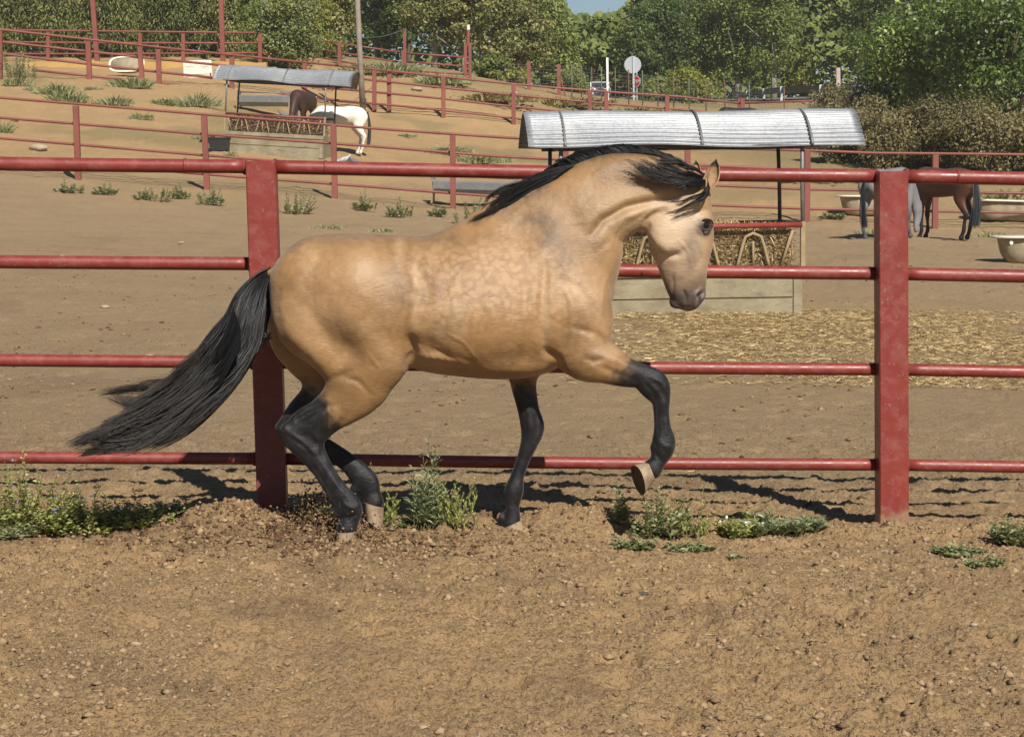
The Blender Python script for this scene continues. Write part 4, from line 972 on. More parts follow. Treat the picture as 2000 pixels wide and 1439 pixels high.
def feeder(loc, yaw, tilt, label, railmat, roof_sag=1.0, roof_x=.17, hl=1.40, roofL=(-1.78, 2.12), flip=1):
    root = empty('hay_feeder', loc, (0, tilt, yaw), label=label, cat='hay feeder')
    D = .68
    mb = MB(); H0 = .50; w = .07
    mb.box((0, -D + w / 2, H0 / 2 - .1), (2 * hl, w, H0 + .2), bev=.01); mb.box((0, D - w / 2, H0 / 2 - .1), (2 * hl, w, H0 + .2), bev=.01)
    mb.box((-hl + w / 2, 0, H0 / 2 - .1), (w, 2 * D - 2 * w - .004, H0 + .2)); mb.box((hl - w / 2, 0, H0 / 2 - .1), (w, 2 * D - 2 * w - .004, H0 + .2))
    mb.box((0, 0, .12), (2 * hl - 2 * w - .004, 2 * D - 2 * w - .004, .06))
    # raised lips framing the front panel
    mb.box((0, -D - .012, H0 - .05), (2 * hl + .02, .03, .10)); mb.box((hl - .05, -D - .011, H0 / 2 - .12), (.10, .026, H0 - .0)); mb.box((-hl + .05, -D - .011, H0 / 2 - .12), (.10, .026, H0 - .0)); mb.box((0, -D - .008, .17), (2 * hl - .22, .02, .035))
    mb.build('trough', MAT['concrete'], root)
    for sx in (-1, 1):
        for sy in (-1, 1):
            mb = MB(); lx = sx * (hl + .015); ly = sy * (D - .02)
            mb.box((lx, ly, H0 + .25), (.055, .055, .54), bev=.004); mb.build('corner_post', MAT['tanpipe'], root)
            mb = MB(); mb.tube([(lx, ly, .96), (lx * .995, ly * 1.0, 1.5), (lx * .99, ly * 1.06, 1.92)], .024, 8)
            mb.build('upright', MAT['steel' if sy < 0 else 'darksteel'], root, smooth=True)
    for sy, mt in ((-1, railmat), (1, MAT['darksteel'])):
        mb = MB(); mb.tube([(-hl, sy * D, .985), (0, sy * D, .975), (hl, sy * D, .985)], .033, 10); mb.build('top_rail', mt, root, smooth=True)
    for sx in (-1, 1):
        mb = MB(); mb.tube([(sx * hl, -D, .99), (sx * (hl - .02), 0, 1.0), (sx * hl, D, .99)], .03, 10); mb.build('end_rail', MAT['darksteel'], root, smooth=True)
    for sy in (-1, 1):                                     # arched feeding bars and wire mesh
        for k in range(4 if sy < 0 else 0):
            cx = -.935 + .59 * k; pts = []
            for q in range(13):
                a = q / 12
                if a < .34: pts.append((cx - .19 + .07 * a / .34, sy * (D - .03), H0 + .27 * a / .34))
                elif a > .66: pts.append((cx + .19 - .07 * (1 - a) / .34, sy * (D - .03), H0 + .27 * (1 - a) / .34))
                else:
                    th = math.pi * (1 - (a - .34) / .32); pts.append((cx + .12 * math.cos(th), sy * (D - .03), H0 + .27 + .12 * math.sin(th)))
            mb = MB(); mb.tube(pts, .019, 8); mb.build('arched_bar', MAT['tanpipe'], root, smooth=True)
            mb = MB(); mb.tube([(cx + .0, sy * (D - .028), H0), (cx, sy * (D - .028), H0 + .30)], .014, 6); mb.build('centre_bar', MAT['tanpipe'], root, smooth=True)
    for sx in (-1.36, 1.3): 
        mb = MB(); mb.tube([(sx, -D + .03, H0 + .42), (sx - .14 * (1 if sx > 0 else -1), -D + .03, H0)], .018, 8); mb.build('slanted_bar', MAT['tanpipe'], root, smooth=True)
    mb = MB()
    for k in range(29): mb.tube([(-hl + .1 * k, -D + .075, H0), (-hl + .1 * k + .01 * math.sin(k * 3), -D + .075, H0 + .44)], .0022, 4, cap=False)
    for k in range(6): mb.tube([(-hl, -D + .072, H0 + .02 + .085 * k), (0, -D + .066, H0 + .02 + .085 * k + .006), (hl, -D + .072, H0 + .02 + .085 * k)], .0022, 4, cap=False)
    mb.build('wire_mesh', MAT['steel'], root)
    # roof
    x0, x1 = roofL; nU, nV = 40, 256; th0 = math.radians(52); R = 1.09; V = []; z0 = 1.90 - R * math.cos(th0)
    for i in range(nU + 1):
        u = i / nU; x = x0 + (x1 - x0) * u
        for j in range(nV + 1):
            v = j / nV * 2 - 1; th = v * th0
            co = .014 * math.cos(j / nV * math.pi * 2 * 27)
            rr = R + co + .012 * roof_sag * math.sin(u * 9 + v * 2) + .02 * roof_sag * math.sin(u * 4 + 1) * abs(v)
            ex = .03 * roof_sag * math.sin(v * 3 + u) + (.12 * roof_sag * (-v) * max(0, u - .8) * 5 * .3)
            V.append((x + ex * (.3 + u), rr * math.sin(th) * .93, z0 + rr * math.cos(th) - .05 * roof_sag * max(0, abs(v) - .8) * math.sin(u * 13)))
    V = np.array(V); ids = np.arange((nU + 1) * (nV + 1)).reshape(nU + 1, nV + 1)
    F_ = np.stack([ids[:-1, :-1], ids[1:, :-1], ids[1:, 1:], ids[:-1, 1:]], -1).reshape(-1, 4)
    n_ = len(V); V2 = V.copy(); V2[:, 2] -= .006; edge = []
    loop = list(ids[0, :]) + list(ids[1:, -1]) + list(ids[-1, -2::-1]) + list(ids[-2:0:-1, 0])
    E = [(loop[k], loop[(k + 1) % len(loop)], loop[(k + 1) % len(loop)] + n_, loop[k] + n_) for k in range(len(loop))]
    mesh_np('roof', np.vstack([V, V2]), np.vstack([F_, F_[:, ::-1] + n_, np.array(E)[:, ::-1]]), MAT['galv'], root, True)
    for xs_ in (-1.36, .22, 1.50):
        mb = MB(); pts = []
        for k in range(25):
            th = th0 * (k / 12 - 1); pts.append((xs_, (R + .014) * math.sin(th) * .93, z0 + (R + .014) * math.cos(th)))
        mb.tube(pts, .017, 6); mb.build('roof_strap', MAT['steel'], root, smooth=True)
    for xs_ in (-1.36, .0, 1.40):
        mb = MB(); mb.tube([(xs_, -.72, 1.89), (xs_, .72, 1.89)], .018, 6); mb.build('cross_brace', MAT['darksteel'], root, smooth=True)
    for sy in (-.74, .74):
        mb = MB(); mb.tube([(-1.5, sy, 1.895), (1.6, sy, 1.895)], .018, 6); mb.build('eave_pipe', MAT['darksteel'], root, smooth=True)
    return root
nf = P(1316, 600, 24.4); nf.z = gz(nf.x, nf.y) - .0
f1 = feeder(nf, math.radians(4), math.radians(.3), 'hay feeder with wide grey corrugated roof right behind the horse head', MAT['red'])
V, F_, tn = hay_mesh(2.6, 1.15, .58, 26000, 3, MAT['straw'])
h1 = mesh_np('hay', V + np.array([0, 0, .42]), F_, MAT['straw'], None, False, {'tone': tn}); h1.matrix_world = f1.matrix_basis.copy()
h1.location = f1.location; h1.rotation_euler = f1.rotation_euler
tag(h1, 'golden straw heaped inside the near feeder', 'hay', kind='stuff')
lf = P(545, 303, 58); lf.z = gz(lf.x, lf.y) + .06
f2 = feeder(lf, math.radians(-7), math.radians(4.2), 'smaller distant hay feeder on the slope with two horses eating from it', MAT['red_far'], roof_sag=1.6)
V, F_, tn = hay_mesh(2.6, 1.15, .50, 9000, 5, MAT['oldhay'], .09)
h2 = mesh_np('hay', V + np.array([0, 0, .42]), F_, MAT['oldhay'], None, False, {'tone': tn}); h2.location = f2.location; h2.rotation_euler = f2.rotation_euler
tag(h2, 'brown old hay inside the distant feeder', 'hay', kind='stuff')
mb = MB(); mb.tube([Vector(P(590, 172, 66)), Vector(P(640, 198, 64))], .035, 8); tag(mb.build('lever_bar', MAT['darksteel'], smooth=True), 'thin dark bar propped between the two horses at the distant feeder', 'bar')

# ------------------------------------------------------------------ metal troughs on legs
def trough(loc, yaw, tilt, L, label, s=1.0):
    root = empty('water_trough', loc, (0, tilt, yaw), label=label, cat='trough', group='galvanised troughs on legs')
    w = .26 * s; h0, h1 = .30 * s, .62 * s; prof = [(-w, h1), (-w - .03, h1 + .01), (-w - .03, h1 - .03), (-w * .98, h1 - .20 * s), (-w * .55, h0), (w * .55, h0), (w * .98, h1 - .2 * s), (w + .03, h1 - .03), (w + .03, h1 + .01), (w, h1), (w * .94, h1 - .2 * s), (w * .5, h0 + .02), (-w * .5, h0 + .02), (-w * .94, h1 - .2 * s)]
    mb = MB(); mb.loft([[(x, y, z) for y, z in prof] for x in (-L / 2, -L / 4, 0, L / 4, L / 2)])
    for x in (-L / 2, L / 2): mb.box((x, 0, (h0 + h1) / 2), (.02, 2 * w - .01, h1 - h0 - .01))
    mb.build('basin', MAT['galv'], root)
    for sx in (-1, 1):
        for sy in (-1, 1):
            mb = MB(); mb.box((sx * (L / 2 + .035), sy * w * .8, h1 / 2 - .1), (.045, .045, h1 + .2)); mb.build('leg', MAT['tanpipe'], root)
        mb = MB(); mb.box((sx * (L / 2 + .04), 0, h1 + .09), (.10, .16, .14)); mb.build('bracket', MAT['steel'], root)
    mb = MB(); mb.tube([(-L / 2, 0, h1 + .12), (L / 2, 0, h1 + .10)], .022, 8); mb.build('top_bar', MAT['steel'], root, smooth=True)
    return root
a = P(925, 403, 51); trough((a.x, a.y, gz(a.x, a.y)), math.radians(-5), math.radians(2.6), 1.98, 'galvanised trough on legs beside weeds below the top rail left of the mane')
a = P(517, 200, 70); trough((a.x, a.y, gz(a.x, a.y) - .05), math.radians(-8), math.radians(2), 1.75, 'galvanised trough seen under the roof of the distant feeder', 1.1)

# ------------------------------------------------------------------ old bathtubs
def bathtub(loc, rot, label, s=1.0, hole=False):
    root = empty('bathtub', loc, rot, label=label, cat='bathtub', group='old bathtubs used as water troughs')
    def ring(lx, ly, z, n=28, sq=3.0, ox=0):
        o_ = []
        for i in range(n):
            th = 2 * math.pi * i / n; c_, s_ = math.cos(th), math.sin(th)
            o_.append(Vector((ox + lx * math.copysign(abs(c_) ** (2 / sq), c_), ly * math.copysign(abs(s_) ** (2 / sq), s_), z)) * s)
        return o_
    mb = MB(); mb.loft([ring(.50, .20, .0), ring(.58, .25, .04), ring(.66, .30, .18), ring(.70, .325, .36), ring(.71, .33, .405)]); 
    mb.build('shell', MAT['tubside'], root, smooth=True)
    mb = MB(); mb.loft([ring(.71, .33, .407), ring(.80, .39, .405), ring(.81, .40, .43), ring(.79, .385, .445), ring(.70, .325, .44)], cap=False); mb.build('rim', MAT['tub'], root, smooth=True)
    mb = MB(); mb.loft([ring(.70, .325, .438), ring(.66, .30, .30), ring(.56, .24, .08), ring(.30, .12, .07)], cap=False); mb.add(ring(.30, .12, .07), [tuple(range(28))]); mb.build('inside', MAT['tubside'], root, smooth=True)
    if hole:
        mb = MB(); mb.tube([Vector((-.60, -.30, .34)) * s, Vector((-.60, -.345, .34)) * s], .028 * s, 12); mb.build('overflow_cap', MAT['tub'], root)
        for sx in (-.4, .4):
            mb = MB(); mb.box(Vector((sx, 0, -.03)) * s, (.08, .4, .08)); mb.build('foot', MAT['darksteel'], root)
    return root
def onground(px, py, Y, dz=0): a = P(px, py, Y); return (a.x, a.y, gz(a.x, a.y) + dz)
bathtub(onground(2036, 508, 32.2), (0, math.radians(.5), math.radians(3)), 'white bathtub resting on bare ground at the right edge, lowest of the right-hand tubs', hole=True)
bathtub(onground(1968, 412, 50.5), (0, math.radians(2.5), math.radians(-6)), 'cream bathtub by the right edge behind the thin red fence', 1.15)
bathtub(onground(1702, 402, 51.5), (0, math.radians(1), math.radians(8)), 'cream bathtub half hidden by the grey horse', 1.12)
bathtub(onground(252, 154, 78.5, .28), (math.radians(64), 0, math.radians(-4)), 'white tub tipped on its side facing the camera below the ochre wall', .86)

# chest freezer lying by the wall, with faded red lettering
a = P(386, 143, 79); root = empty('chest_freezer', (a.x, a.y, gz(a.x, a.y)), (0, -.02, math.radians(2)), label='white chest with faded red lettering standing by the ochre wall', cat='chest')
mb = MB(); mb.box((0, .3, .33), (1.10, .6, .68), bev=.03); mb.build('cabinet', MAT['tub'], root)
mb = MB(); mb.box((0, -.006, .14), (1.0, .012, .018)); mb.build('trim_strip', simple('olive_trim', (.30, .28, .16), .6, 0, .1, 4, 0), root)
mb = MB(); mb.box((0, -.006, .07), (1.0, .012, .02)); mb.build('trim_strip', simple('pink_trim', (.60, .25, .25), .6, 0, .1, 4, 0), root)
mb = MB(); mb.box((.50, -.01, .12), (.05, .02, .12)); mb.build('vent', MAT['darksteel'], root)
fr = simple('faded_red_print', (.62, .22, .15), .7, 0, .2, 9, 0); gb = simple('grey_blue_print', (.38, .42, .46), .7, 0, .2, 9, 0)
rr = random.Random(5)
for (x0, w, z) in ((-.44, .30, .44), (.14, .30, .43)):
    mb = MB(); x = x0; k = 0
    while x < x0 + w:
        ww = .022 if k else .035; hh = .075 if k == 0 else (.035 + .012 * rr.random())
        mb.box((x, -.006, z + hh / 2 - .02), (.009, .010, hh)); mb.box((x + ww * .5, -.0055, z - .015 + hh * (.2 + .6 * rr.random())), (ww, .009, .009)); x += ww + .016; k += 1
    mb.build('faded_print', fr, root)
mb = MB(); mb.box((.26, -.006, .375), (.10, .010, .016)); mb.box((-.36, -.006, .39), (.08, .010, .012)); mb.box((-.03, -.006, .52), (.03, .010, .016)); mb.build('small_print', gb, root)

# black tub beside the far feeder
a = P(430, 284, 57.5); root = empty('feed_bin', (a.x, a.y, gz(a.x, a.y)), label='square black plastic bin at the left end of the distant feeder', cat='bin')
mb = MB(); mb.loft([[(-.26, -.2, 0), (.26, -.2, 0), (.26, .2, 0), (-.26, .2, 0)], [(-.29, -.23, .34), (.29, -.23, .34), (.29, .23, .34), (-.29, .23, .34)]]); mb.build('bucket', MAT['black'], root)
mb = MB(); mb.loft([[(-.31, -.25, .335), (.31, -.25, .335), (.31, .25, .335), (-.31, .25, .335)], [(-.31, -.25, .365), (.31, -.25, .365), (.31, .25, .365), (-.31, .25, .365)]]); mb.build('rim', MAT['black'], root)

# ------------------------------------------------------------------ background horses
def bg_horse(loc, yaw, label, coat, dark, s=1.0, headdown=True, tail_c=None, seed=0, legc=None, patch=None, tail_up=False):
    """1.5 m horse facing local -X, built once as one skin; loc is the ground point under the belly"""
    k = Skin((-1.35, -.42, -.05), (1.1, .42, 1.75), .024)
    k.chain([(.62, 1.17, 0, .27, .25, .1), (.40, 1.18, 0, .29, .28, .1), (.1, 1.16, 0, .29, .30, .1), (-.2, 1.17, 0, .31, .29, .2), (-.45, 1.20, 0, .30, .23, .3)], .06, 4)
    if headdown:
        k.chain([(-.52, 1.22, 0, .24, .15, .3), (-.75, 1.08, 0, .19, .12, .3), (-.95, .84, 0, .15, .10, .2), (-1.08, .62, 0, .13, .09, 0)], .06, 4)
        k.chain([(-1.08, .60, 0, .13, .09, 0), (-1.10, .44, 0, .11, .085, 0), (-1.06, .25, 0, .075, .06, 0), (-1.04, .14, 0, .05, .05, 0)], .04, 4)
        k.ball((-1.15, .70, -.06), (.03, .07, .02), .02); k.ball((-1.15, .70, .06), (.03, .07, .02), .02)
    else:
        k.chain([(-.52, 1.25, 0, .24, .15, .3), (-.70, 1.42, 0, .18, .12, .3), (-.86, 1.56, 0, .13, .09, .2)], .06, 4)
        k.chain([(-.88, 1.56, 0, .12, .09, 0), (-1.0, 1.42, 0, .10, .08, 0), (-1.12, 1.25, 0, .065, .055, 0)], .04, 4)
    for sy, dx in ((-1, .0), (1, .10)):
        k.chain([(.68 - dx * .5, 1.12, sy * .12, .24, .12, 0), (.62 - dx, .86, sy * .14, .15, .09, 0), (.72 - dx, .64, sy * .14, .085, .06, 0), (.80 - dx, .52, sy * .14, .07, .045, 0), (.76 - dx, .36, sy * .14, .042, .035, 0), (.74 - dx, .20, sy * .14, .05, .042, 0), (.69 - dx, .09, sy * .14, .04, .04, 0), (.67 - dx, .04, sy * .14, .062, .058, 0)], .05, 4)
        k.chain([(-.44 - dx, 1.05, sy * .13, .18, .09, 0), (-.44 - dx, .84, sy * .14, .11, .075, 0), (-.45 - dx, .62, sy * .14, .06, .05, 0), (-.46 - dx, .50, sy * .14, .062, .05, 0), (-.45 - dx, .36, sy * .14, .036, .034, 0), (-.45 - dx, .18, sy * .14, .048, .042, 0), (-.49 - dx, .09, sy * .14, .04, .04, 0), (-.51 - dx, .04, sy * .14, .062, .058, 0)], .05, 4)
    V, Q = k.mesh(2); X, Yv, Z = V.T
    lg = (1 - sstep(.45, .78, Z)) * (np.abs(X) < .95)
    if headdown: lg = lg * (X > -.9)
    cc = np.array(coat)[None] * (1 + .3 * (fbm(X * 3 + seed, Z * 3, 5, 3) - .5))[:, None]
    lc = np.array(legc if legc is not None else dark)
    cc = cc + (lc[None] - cc) * lg[:, None]
    if patch is not None:
        m = patch(X, Yv, Z); cc = cc + (np.array(dark)[None] - cc) * m[:, None]
    t = NT('horse_coat'); t.color(t.attr('coat', 'Color')); t.set(.5, 0, .3)
    root = empty('horse', loc, (0, 0, yaw), label=label, cat='horse'); root.scale = (s, s, s)
    mesh_np('body', V, Q, t.m, root, True, {'coat': cc})
    def hairs(name, gfun, n, w):
        r = np.random.default_rng(seed + n); seg = 8; u = r.random(n); q = np.linspace(0, 1, seg + 1)
        Wp = np.array([[gfun(a_, b_) for b_ in q] for a_ in u]) + r.normal(0, .012, (n, 1, 3)) * q[None, :, None] * 2
        a_ = r.normal(0, 1, (n, 1, 3)); a_ /= np.linalg.norm(a_, axis=2, keepdims=True)
        ww = (w * (1 - .7 * q))[None, :, None]; VV = np.stack([Wp - a_ * ww, Wp + a_ * ww], 2).reshape(-1, 3)
        b_ = (np.arange(n)[:, None] * (seg + 1) + np.arange(seg)[None]).reshape(-1) * 2
        return mesh_np(name, VV, np.stack([b_, b_ + 1, b_ + 3, b_ + 2], -1), simple('bg_hair', tail_c or (.02, .02, .02), .5, 0, .2, 5, 0), root, False)
    if not tail_up: hairs('tail', lambda u, q: (.88 + .06 * math.sin(q * 3) + .05 * u, .07 * (u - .5) * (1 + q), 1.28 - 1.0 * q ** 1.1), 260, .009)
    if headdown: hairs('mane', lambda u, q: (-.50 - .52 * u + .02 * q, -.10 * q - .04, 1.46 - .62 * u ** 1.3 - .20 * q + .0), 240, .009)
    else: hairs('mane', lambda u, q: (-.50 - .34 * u, -.10 * q - .03, 1.48 + .22 * u - .20 * q), 200, .009)
    mb = MB()
    for sy in (-1, 1): 
        for dx in ((0,) if False else (0,)): pass
    return root
# white horse at the distant feeder, its front half under the roof
bg_horse(onground(662, 288, 59.6), math.radians(4), 'white horse eating at the distant feeder, its rump in the sun', (.72, .68, .60), (.60, .56, .50), s=.93, tail_c=(.05, .045, .045), seed=2, legc=(.60, .56, .50))
bh = bg_horse(onground(592, 262, 62.5), math.radians(78), 'dark bay horse facing the camera, head down in the distant feeder', (.055, .028, .02), (.02, .014, .012), s=.98, seed=3, tail_up=True)
r_ = np.random.default_rng(9); n = 90; a = bh
bg_horse(onground(1736, 459, 40.5), math.radians(226), 'blue-grey horse partly hidden behind the right square post', (.20, .195, .205), (.085, .085, .095), s=.93, seed=6, tail_c=(.06, .06, .07))
bg_horse(onground(1840, 457, 42.6), math.radians(-56), 'brown bay horse with black legs standing behind the grey horse', (.095, .040, .024), (.022, .018, .018), s=1.0, seed=7, tail_c=(.05, .055, .065))
bg_horse(onground(1440, 262, 82), math.radians(4), 'black horse whose back shows above the near feeder roof', (.03, .024, .022), (.015, .013, .012), s=1.02, seed=8)

# ------------------------------------------------------------------ pigeons
def pigeon():
    mb = MB(); rings = []
    for x, r_, z in ((-.17, .012, .075), (-.12, .024, .078), (-.06, .045, .085), (0, .055, .095), (.05, .05, .11), (.08, .034, .135), (.095, .026, .16), (.115, .024, .175), (.13, .014, .175)):
        rings.append([(x, r_ * math.cos(a_), z + r_ * math.sin(a_)) for a_ in [2 * math.pi * i / 10 for i in range(10)]])
    mb.loft(rings); mb.loft([[(.128 + .001, .006 * math.cos(a_), .174 + .006 * math.sin(a_)) for a_ in (0, 2.1, 4.2)], [(.155, .001 * math.cos(a_), .168 + .001 * math.sin(a_)) for a_ in (0, 2.1, 4.2)]])
    for sy in (-1, 1): mb.tube([(0, sy * .02, .06), (.005, sy * .02, 0)], .005, 5)
    return mb
pm = [simple('pigeon_slate', (.14, .15, .18), .6, 0, .5, 18, 0), simple('pigeon_pale', (.42, .42, .44), .6, 0, .5, 14, 0), simple('pigeon_dark', (.05, .05, .06), .6, 0, .5, 14, 0)]
pg = [(673, 297, 57, 20, 1, 'pale grey pigeon, upper left of the flock below the white horse'), (667, 305, 56.4, 170, 1, 'pale pigeon at the lower left of the flock below the white horse'), (680, 303, 56.6, 80, 2, 'dark pigeon facing away in the middle of the flock'), (691, 297, 57, 150, 0, 'slate pigeon stretching forward at the top of the flock'),
      (700, 306, 56, 175, 0, 'slate blue pigeon below the white horse hoof'), (739, 307, 56, 5, 1, 'lone pale pigeon at the right of the flock'), (552, 200, 69, 160, 0, 'pigeon standing left of the bay horse by the trough'), (562, 210, 67, 90, 2, 'dark pigeon facing away left of the bay horse')]
for x, y, Y, r_, mi, lb in pg:
    o = pigeon().build('pigeon', pm[mi], smooth=True); o.location = onground(x, y, Y); o.rotation_euler = (0, 0, math.radians(r_)); o.scale = (1.35,) * 3
    tag(o, lb, 'pigeon', 'pigeons pecking on the ground')

# ------------------------------------------------------------------ road furniture
grey = simple('zinc_grey', (.45, .47, .50), .5, .1, .1, 3, 0); white = simple('white_paint', (.75, .75, .73), .5, 0, .06, 3, 0)
b = P(1238, 199, 111); root = empty('road_sign', b, label='large round road sign seen from its grey back', cat='road sign')
mb = MB(); mb.box((0, 0, 1.05), (.09, .06, 2.75)); mb.build('pole', grey, root)
mb = MB(); c = P(1236, 127, 111) - b; mb.loft([[(c.x + .455 * math.cos(a_), y, c.z + .455 * math.sin(a_)) for a_ in [2 * math.pi * i / 36 for i in range(36)]] for y in (.05, .07)]); mb.build('disc', simple('sign_back_grey', (.40, .42, .45), .45, .2, .06, 2, 0), root)
b = P(1243.5, 198, 116); root = empty('road_sign', b, (0, 0, math.radians(-48)), label='small red octagonal STOP sign beside the round grey sign', cat='road sign')
mb = MB(); mb.box((0, .02, .8), (.07, .05, 1.9)); mb.build('pole', grey, root)
def octa(r, y0, y1): return [[(r * math.cos(math.pi / 8 + i * math.pi / 4), y, 1.10 + r * math.sin(math.pi / 8 + i * math.pi / 4)) for i in range(8)] for y in (y0, y1)]
mb = MB(); mb.loft(octa(.33, -.02, -.008)); pl = mb.build('plate', white, root)
mb = MB(); mb.loft(octa(.30, -.026, -.021)); mb.build('red_field', simple('sign_red', (.55, .03, .025), .45, 0, .05, 3, 0), root)
tc = bpy.data.curves.new('lettering', 'FONT'); tc.body = 'STOP'; tc.size = .22; tc.align_x = 'CENTER'; tc.align_y = 'CENTER'; tc.extrude = .002; tc.offset = .004
to = bpy.data.objects.new('lettering', tc); col.objects.link(to); bpy.context.view_layer.update()
me = bpy.data.meshes.new_from_object(to.evaluated_get(bpy.context.evaluated_depsgraph_get())); bpy.data.objects.remove(to)
lt = link('lettering', me, white, root); lt.location = (0, -.030, 1.10); lt.rotation_euler = (math.pi / 2, 0, 0)
def stake(px, yt, yb, Y, r_, mat, name, label, cat, group, box=False):
    b = P(px, yb, Y); tp = P(px - .5, yt, Y) - b; mb = MB()
    if box: mb.box((0, 0, tp.z / 2 - .1), (r_ * 2, r_ * 2, tp.z + .2), bev=.004)
    else: mb.tube([(0, 0, -.2), tp], r_, 7)
    o = mb.build(name, mat, None, smooth=not box); o.location = b; return tag(o, label, cat, group)
stake(1187, 113, 196, 100, .055, white, 'marker_post', 'tall white painted post left of the round sign', 'post', None, True)
stake(1637, 133, 162, 95, .09, simple('pinkish_concrete', (.45, .36, .32), .9, 0, .15, 3, 0), 'concrete_post', 'pale concrete post standing above the bramble hedge', 'post', None, True)
# wire fence: thin stakes and mesh
wf = empty('wire_fence', P(1033, 186, 95), label='wire mesh fence on thin rusty stakes along the road', cat='fence'); o0 = wf.location.copy(); Yw = lambda x: float(np.interp(x, [900, 1100, 1300, 1620], [94, 97, 96, 93]))
rusty = simple('rusty_stake', (.16, .085, .05), .8, 0, .3, 5, 0); green = simple('faded_green_stake', (.12, .15, .09), .8, 0, .3, 5, 0)
for (x, yt, yb, w, m) in ((1033, 120, 184, .085, MAT['red_far']), (1091.5, 126, 188, .085, MAT['red_far'])):
    b = P(x, yb, Yw(x)) - o0; tp = P(x, yt, Yw(x)) - o0; mb = MB(); mb.box((b + tp) / 2 - Vector((0, 0, .1)), (2 * w, 2 * w, (tp - b).length + .2)); mb.build('post', m, wf)
mb = MB(); mb.tube([P(1094, 150, 96.8) - o0, P(1105, 192, 96.8) - o0], .035, 7); mb.build('brace', MAT['red_far'], wf)
for i, (x, yt, yb) in enumerate(((1117, 128, 190), (1136, 128, 192), (1156, 131, 193), (1175, 131, 195), (1202, 132, 198), (1228, 136, 199), (1255, 138, 200), (1285, 143, 205), (1316, 147, 208), (1346, 152, 211), (1379, 156, 214), (1416, 160, 212), (1464, 165, 214), (1532, 172, 222))):
    b = P(x, yb, Yw(x)) - o0; tp = P(x - .5, yt, Yw(x)) - o0; mb = MB(); mb.tube([b - Vector((0, 0, .2)), tp], .026, 6); mb.build('stake', rusty if i % 3 else green, wf, smooth=True)
mb = MB()
for q in range(9):
    pts = []
    for x in range(985, 1540, 30):
        yt = np.interp(x, [985, 1100, 1346, 1540], [122, 128, 153, 176]); yb = np.interp(x, [985, 1100, 1346, 1540], [178, 190, 208, 218]); pts.append(P(x, yt + 3 + (yb - yt - 4) * q / 8, Yw(x)) - o0)
    mb.tube(pts, .006, 4, cap=False)
for x in range(985, 1540, 7):
    yt = np.interp(x, [985, 1100, 1346, 1540], [122, 128, 153, 176]); yb = np.interp(x, [985, 1100, 1346, 1540], [178, 190, 208, 218]); mb.tube([P(x, yt + 4, Yw(x)) - o0, P(x, yb, Yw(x)) - o0], .004, 4, cap=False)
mb.build('wire_mesh', MAT['steel'], wf)
# guard rail, seen from behind
gp = [(1396, 189, 203, 150), (1428, 186, 203, 138), (1459, 178, 201, 127), (1492, 173, 200, 118), (1526, 169, 199, 111), (1603, 166, 197, 101), (1690, 160, 196, 93)]
root = empty('guard_rail', P(1526, 199, 111), label='dark steel guard rail on grey posts beside the bramble hedge', cat='guard rail'); o0 = root.location.copy()
for x, yt, yb, Y in gp:
    b = P(x, yb, Y) - o0; tp = P(x, yt, Y) - o0; mb = MB(); mb.box((b + tp) / 2, (.14, .08, (tp - b).length)); mb.box(tp + Vector((.07, .06, -.15)), (.22, .08, .26)); mb.build('post', grey, root)
mb = MB(); rings = []
for x, yt, yb, Y in [(1360, 194, 0, 165)] + gp:
    c = P(x, yt + 8 * 100 / Y, Y + .12) - o0; rings.append([c + Vector((0, dy, dz)) for dy, dz in ((0, .16), (.06, .12), (0, .05), (0, -.05), (.06, -.12), (0, -.16), (.02, -.17), (.08, -.12), (.02, -.04), (.02, .04), (.08, .12), (.02, .17))])
mb.loft(rings); mb.build('beam', simple('dark_galvanised', (.10, .10, .11), .5, .5, .2, 2, 0), root, smooth=True)
# white car on the far road
b = P(1166, 197, 126); root = empty('car', b, (0, 0, math.radians(6)), label='white hatchback parked beyond the wire fence near the white post', cat='car')
root.scale = (.78,) * 3
carw = simple('white_car_paint', (.78, .79, .80), .25, 0, .03, 2, 0); glass = simple('dark_glass', (.03, .045, .06), .08, 0, .2, 2, 0)
cs = [(-.95, 2.0, .35), (-.95, 2.0, .62)]
mb = MB(); hw = .80
prof = [(-1.9, .25), (-1.95, .55), (-1.9, .88), (-.95, .95), (1.2, .95), (1.95, .82), (2.0, .5), (1.95, .25)]
mb.loft([[(x_, y, z) for y, z in prof] for x_ in (-hw, -hw * .9, hw * .9, hw)]); bo = mb.build('body', carw, root, smooth=False)
mb = MB(); gp_ = [(-1.80, .93), (-1.45, 1.38), (.35, 1.40), (1.0, .94)]; mb.loft([[(x_, y, z) for y, z in gp_] for x_ in (-.74, .74)]); mb.build('cabin', carw, root)
mb = MB(); mb.add([(-.62, -1.80, 1.0), (.62, -1.80, 1.0), (.56, -1.50, 1.34), (-.56, -1.50, 1.34)], [(0, 1, 2, 3)]); mb.add([(x_, y, z) for x_ in (-.62, .62) for y, z in ((-1.8, 1.0), (-1.5, 1.34))], []); w_ = mb.build('rear_window', glass, root); w_.location = (0, -.012, 0)
for sx in (-1, 1):
    mb = MB(); mb.box((sx * .745, -.4, 1.17), (.012, 1.6, .30)); mb.build('side_window', glass, root)
    mb = MB(); mb.box((sx * .66, -1.95, .72), (.16, .04, .22)); mb.build('tail_light', simple('tail_red', (.4, .02, .02), .3, 0, .05, 2, 0), root)
    for y in (-1.2, 1.25):
        mb = MB(); mb.tube([(sx * .66, y, .3), (sx * .82, y, .3)], .30, 18); wh = mb.build('wheel', MAT['black'], root, smooth=False)
        mb = MB(); mb.tube([(sx * .815, y, .3), (sx * .83, y, .3)], .17, 12); mb.build('rim', grey, wh)
